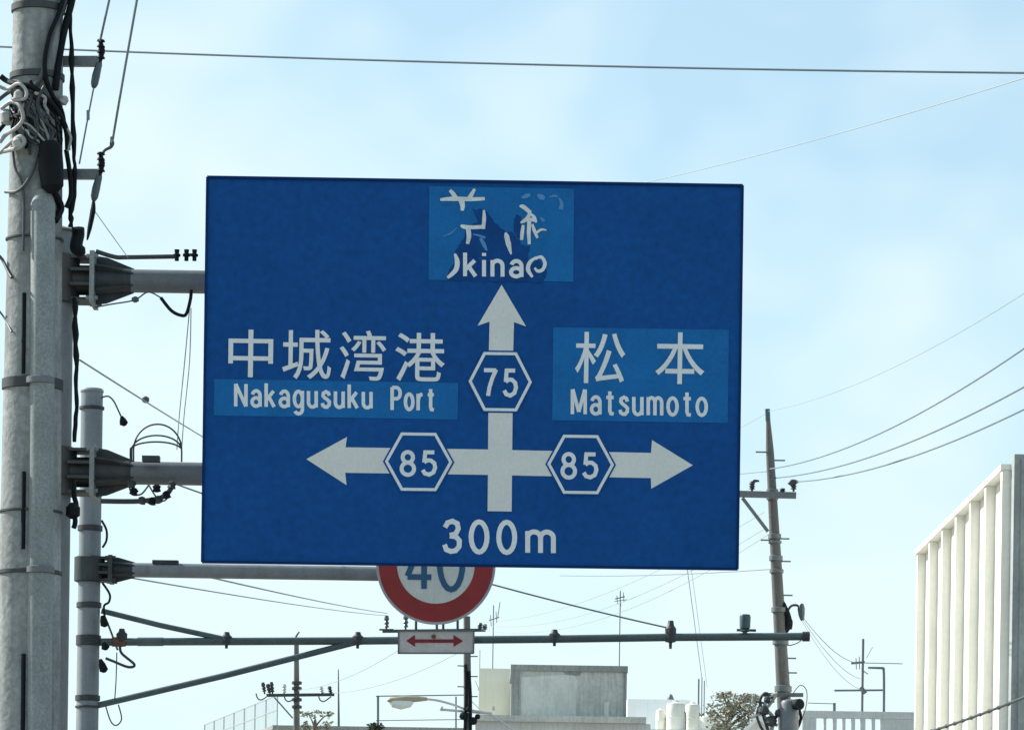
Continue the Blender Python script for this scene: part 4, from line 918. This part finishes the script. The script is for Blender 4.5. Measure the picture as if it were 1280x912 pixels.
po = empty('roof_post', (Vv(1105, 889, 111).x, 111, zr), 'bent grey roof post right of the tall aerial', 'post')
MB().tube([(Vv(1105, 889, 111).x, 111, zr), Vv(1105, 862, 111), Vv(1104.5, 836, 111), Vv(1103, 834.5, 111), Vv(1085, 834, 111)], [.035, .035, .035, .035, .028], 8).build('post_pipe', M['galv'], po)
po = empty('roof_post', (Vv(1043, 889, 111).x, 111, zr), 'short roof post with a thin rail at the left end of the slotted parapet', 'post')
MB().tube([(Vv(1043, 889, 111).x, 111, zr), Vv(1043, 878, 111)], .04, 8).build('post_pipe', M['galv'], po)
MB().tube([Vv(1043, 879, 111), Vv(1010, 878, 111)], .012, 6).build('post_rail', M['galv'], po)

# small white gabled roof by the leaning pole
pk = P(948, 893, 95)
hs = empty('gabled_house', (pk.x, 98, 0), 'small house with a white gabled roof at the foot of the leaning pole', 'house')
MB().plate([(pk.x - 1.3, 95, 0), (pk.x + 1.3, 95, 0), (pk.x + 1.3, 95, pk.z - 1.42), (pk.x, 95, pk.z - .12), (pk.x - 1.3, 95, pk.z - 1.42)], (0, 6, 0)).build('wall', M['whiteroof'], hs, smooth=False)
for s in (-1, 1):
    MB().plate([(pk.x, 94.8, pk.z), (pk.x + s * 1.55, 94.8, pk.z - 1.55), (pk.x + s * 1.55, 94.8, pk.z - 1.67), (pk.x, 94.8, pk.z - .12)], (0, 6.4, 0)).build('roof_slope', M['whiteroof'], hs, smooth=False)

# ------------------------------------------------------------------ trees
def tree(base, top_z, crown_r, crown_h, n, leaf, lm, label, seed):
    rnd = random.Random(seed)
    o = empty('tree', base, label, 'tree', 'trees')
    b = MB(); bx, by, _ = base; cz = top_z - crown_h / 2
    b.tube([(bx, by, 0), (bx + .05, by, cz * .5), (bx - .03, by, cz), (bx, by, top_z - crown_h * .15)], [.16, .12, .08, .02], 9)
    tips = []
    for i in range(16):
        a = rnd.uniform(0, 6.283); zz = cz + rnd.uniform(-.45, .25) * crown_h
        e = Vector((bx + math.cos(a) * crown_r * rnd.uniform(.5, .95), by + math.sin(a) * crown_r * rnd.uniform(.5, .95), min(top_z - .1, zz + crown_h * rnd.uniform(.1, .45))))
        s0 = Vector((bx, by, zz)); b.tube([s0, s0.lerp(e, .5) + Vector((0, 0, .06)), e], [.04, .025, .008], 5); tips.append(e)
    b.build('trunk', M['bark'], o)
    c = MB()
    cl = tips + [Vector((bx + rnd.gauss(0, .4) * crown_r, by + rnd.gauss(0, .4) * crown_r, cz + rnd.gauss(0, .28) * crown_h)) for _ in range(14)]
    for i in range(n):
        q = rnd.choice(cl) + Vector((rnd.gauss(0, .17), rnd.gauss(0, .17), rnd.gauss(0, .14))) * crown_r
        if q.z > top_z: q.z = top_z - rnd.random() * .2
        d1 = Vector((rnd.gauss(0, 1), rnd.gauss(0, 1), rnd.gauss(0, .6))).normalized(); d2 = d1.cross(Vector((rnd.gauss(0, 1), rnd.gauss(0, 1), rnd.gauss(0, 1)))).normalized()
        s = leaf * rnd.uniform(.6, 1.3)
        c.add([q - d1 * s, q + d2 * s * .45, q + d1 * s, q - d2 * s * .45], [(0, 1, 2, 3)])
    c.build('crown', lm, o, smooth=False)
def tree_at(u, v, d, r, h, n, leaf, lm, label, seed):
    q = P(u, v, d); tree((q.x, q.y, 0.0), q.z, r, h, n, leaf, lm, label, seed)
tree_at(912, 866, 118, .80, 1.6, 2300, .065, M['leafdry'], 'brownish tree top left of the leaning pole foot', 3)
tree_at(395, 888, 141, .5, 2.0, 800, .075, M['leafdry'], 'small tree top right of the crossarm pole', 11)
tree_at(467, 903, 144, .4, 1.8, 800, .10, M['leaf'], 'dark tree top below the street lamp head', 8)
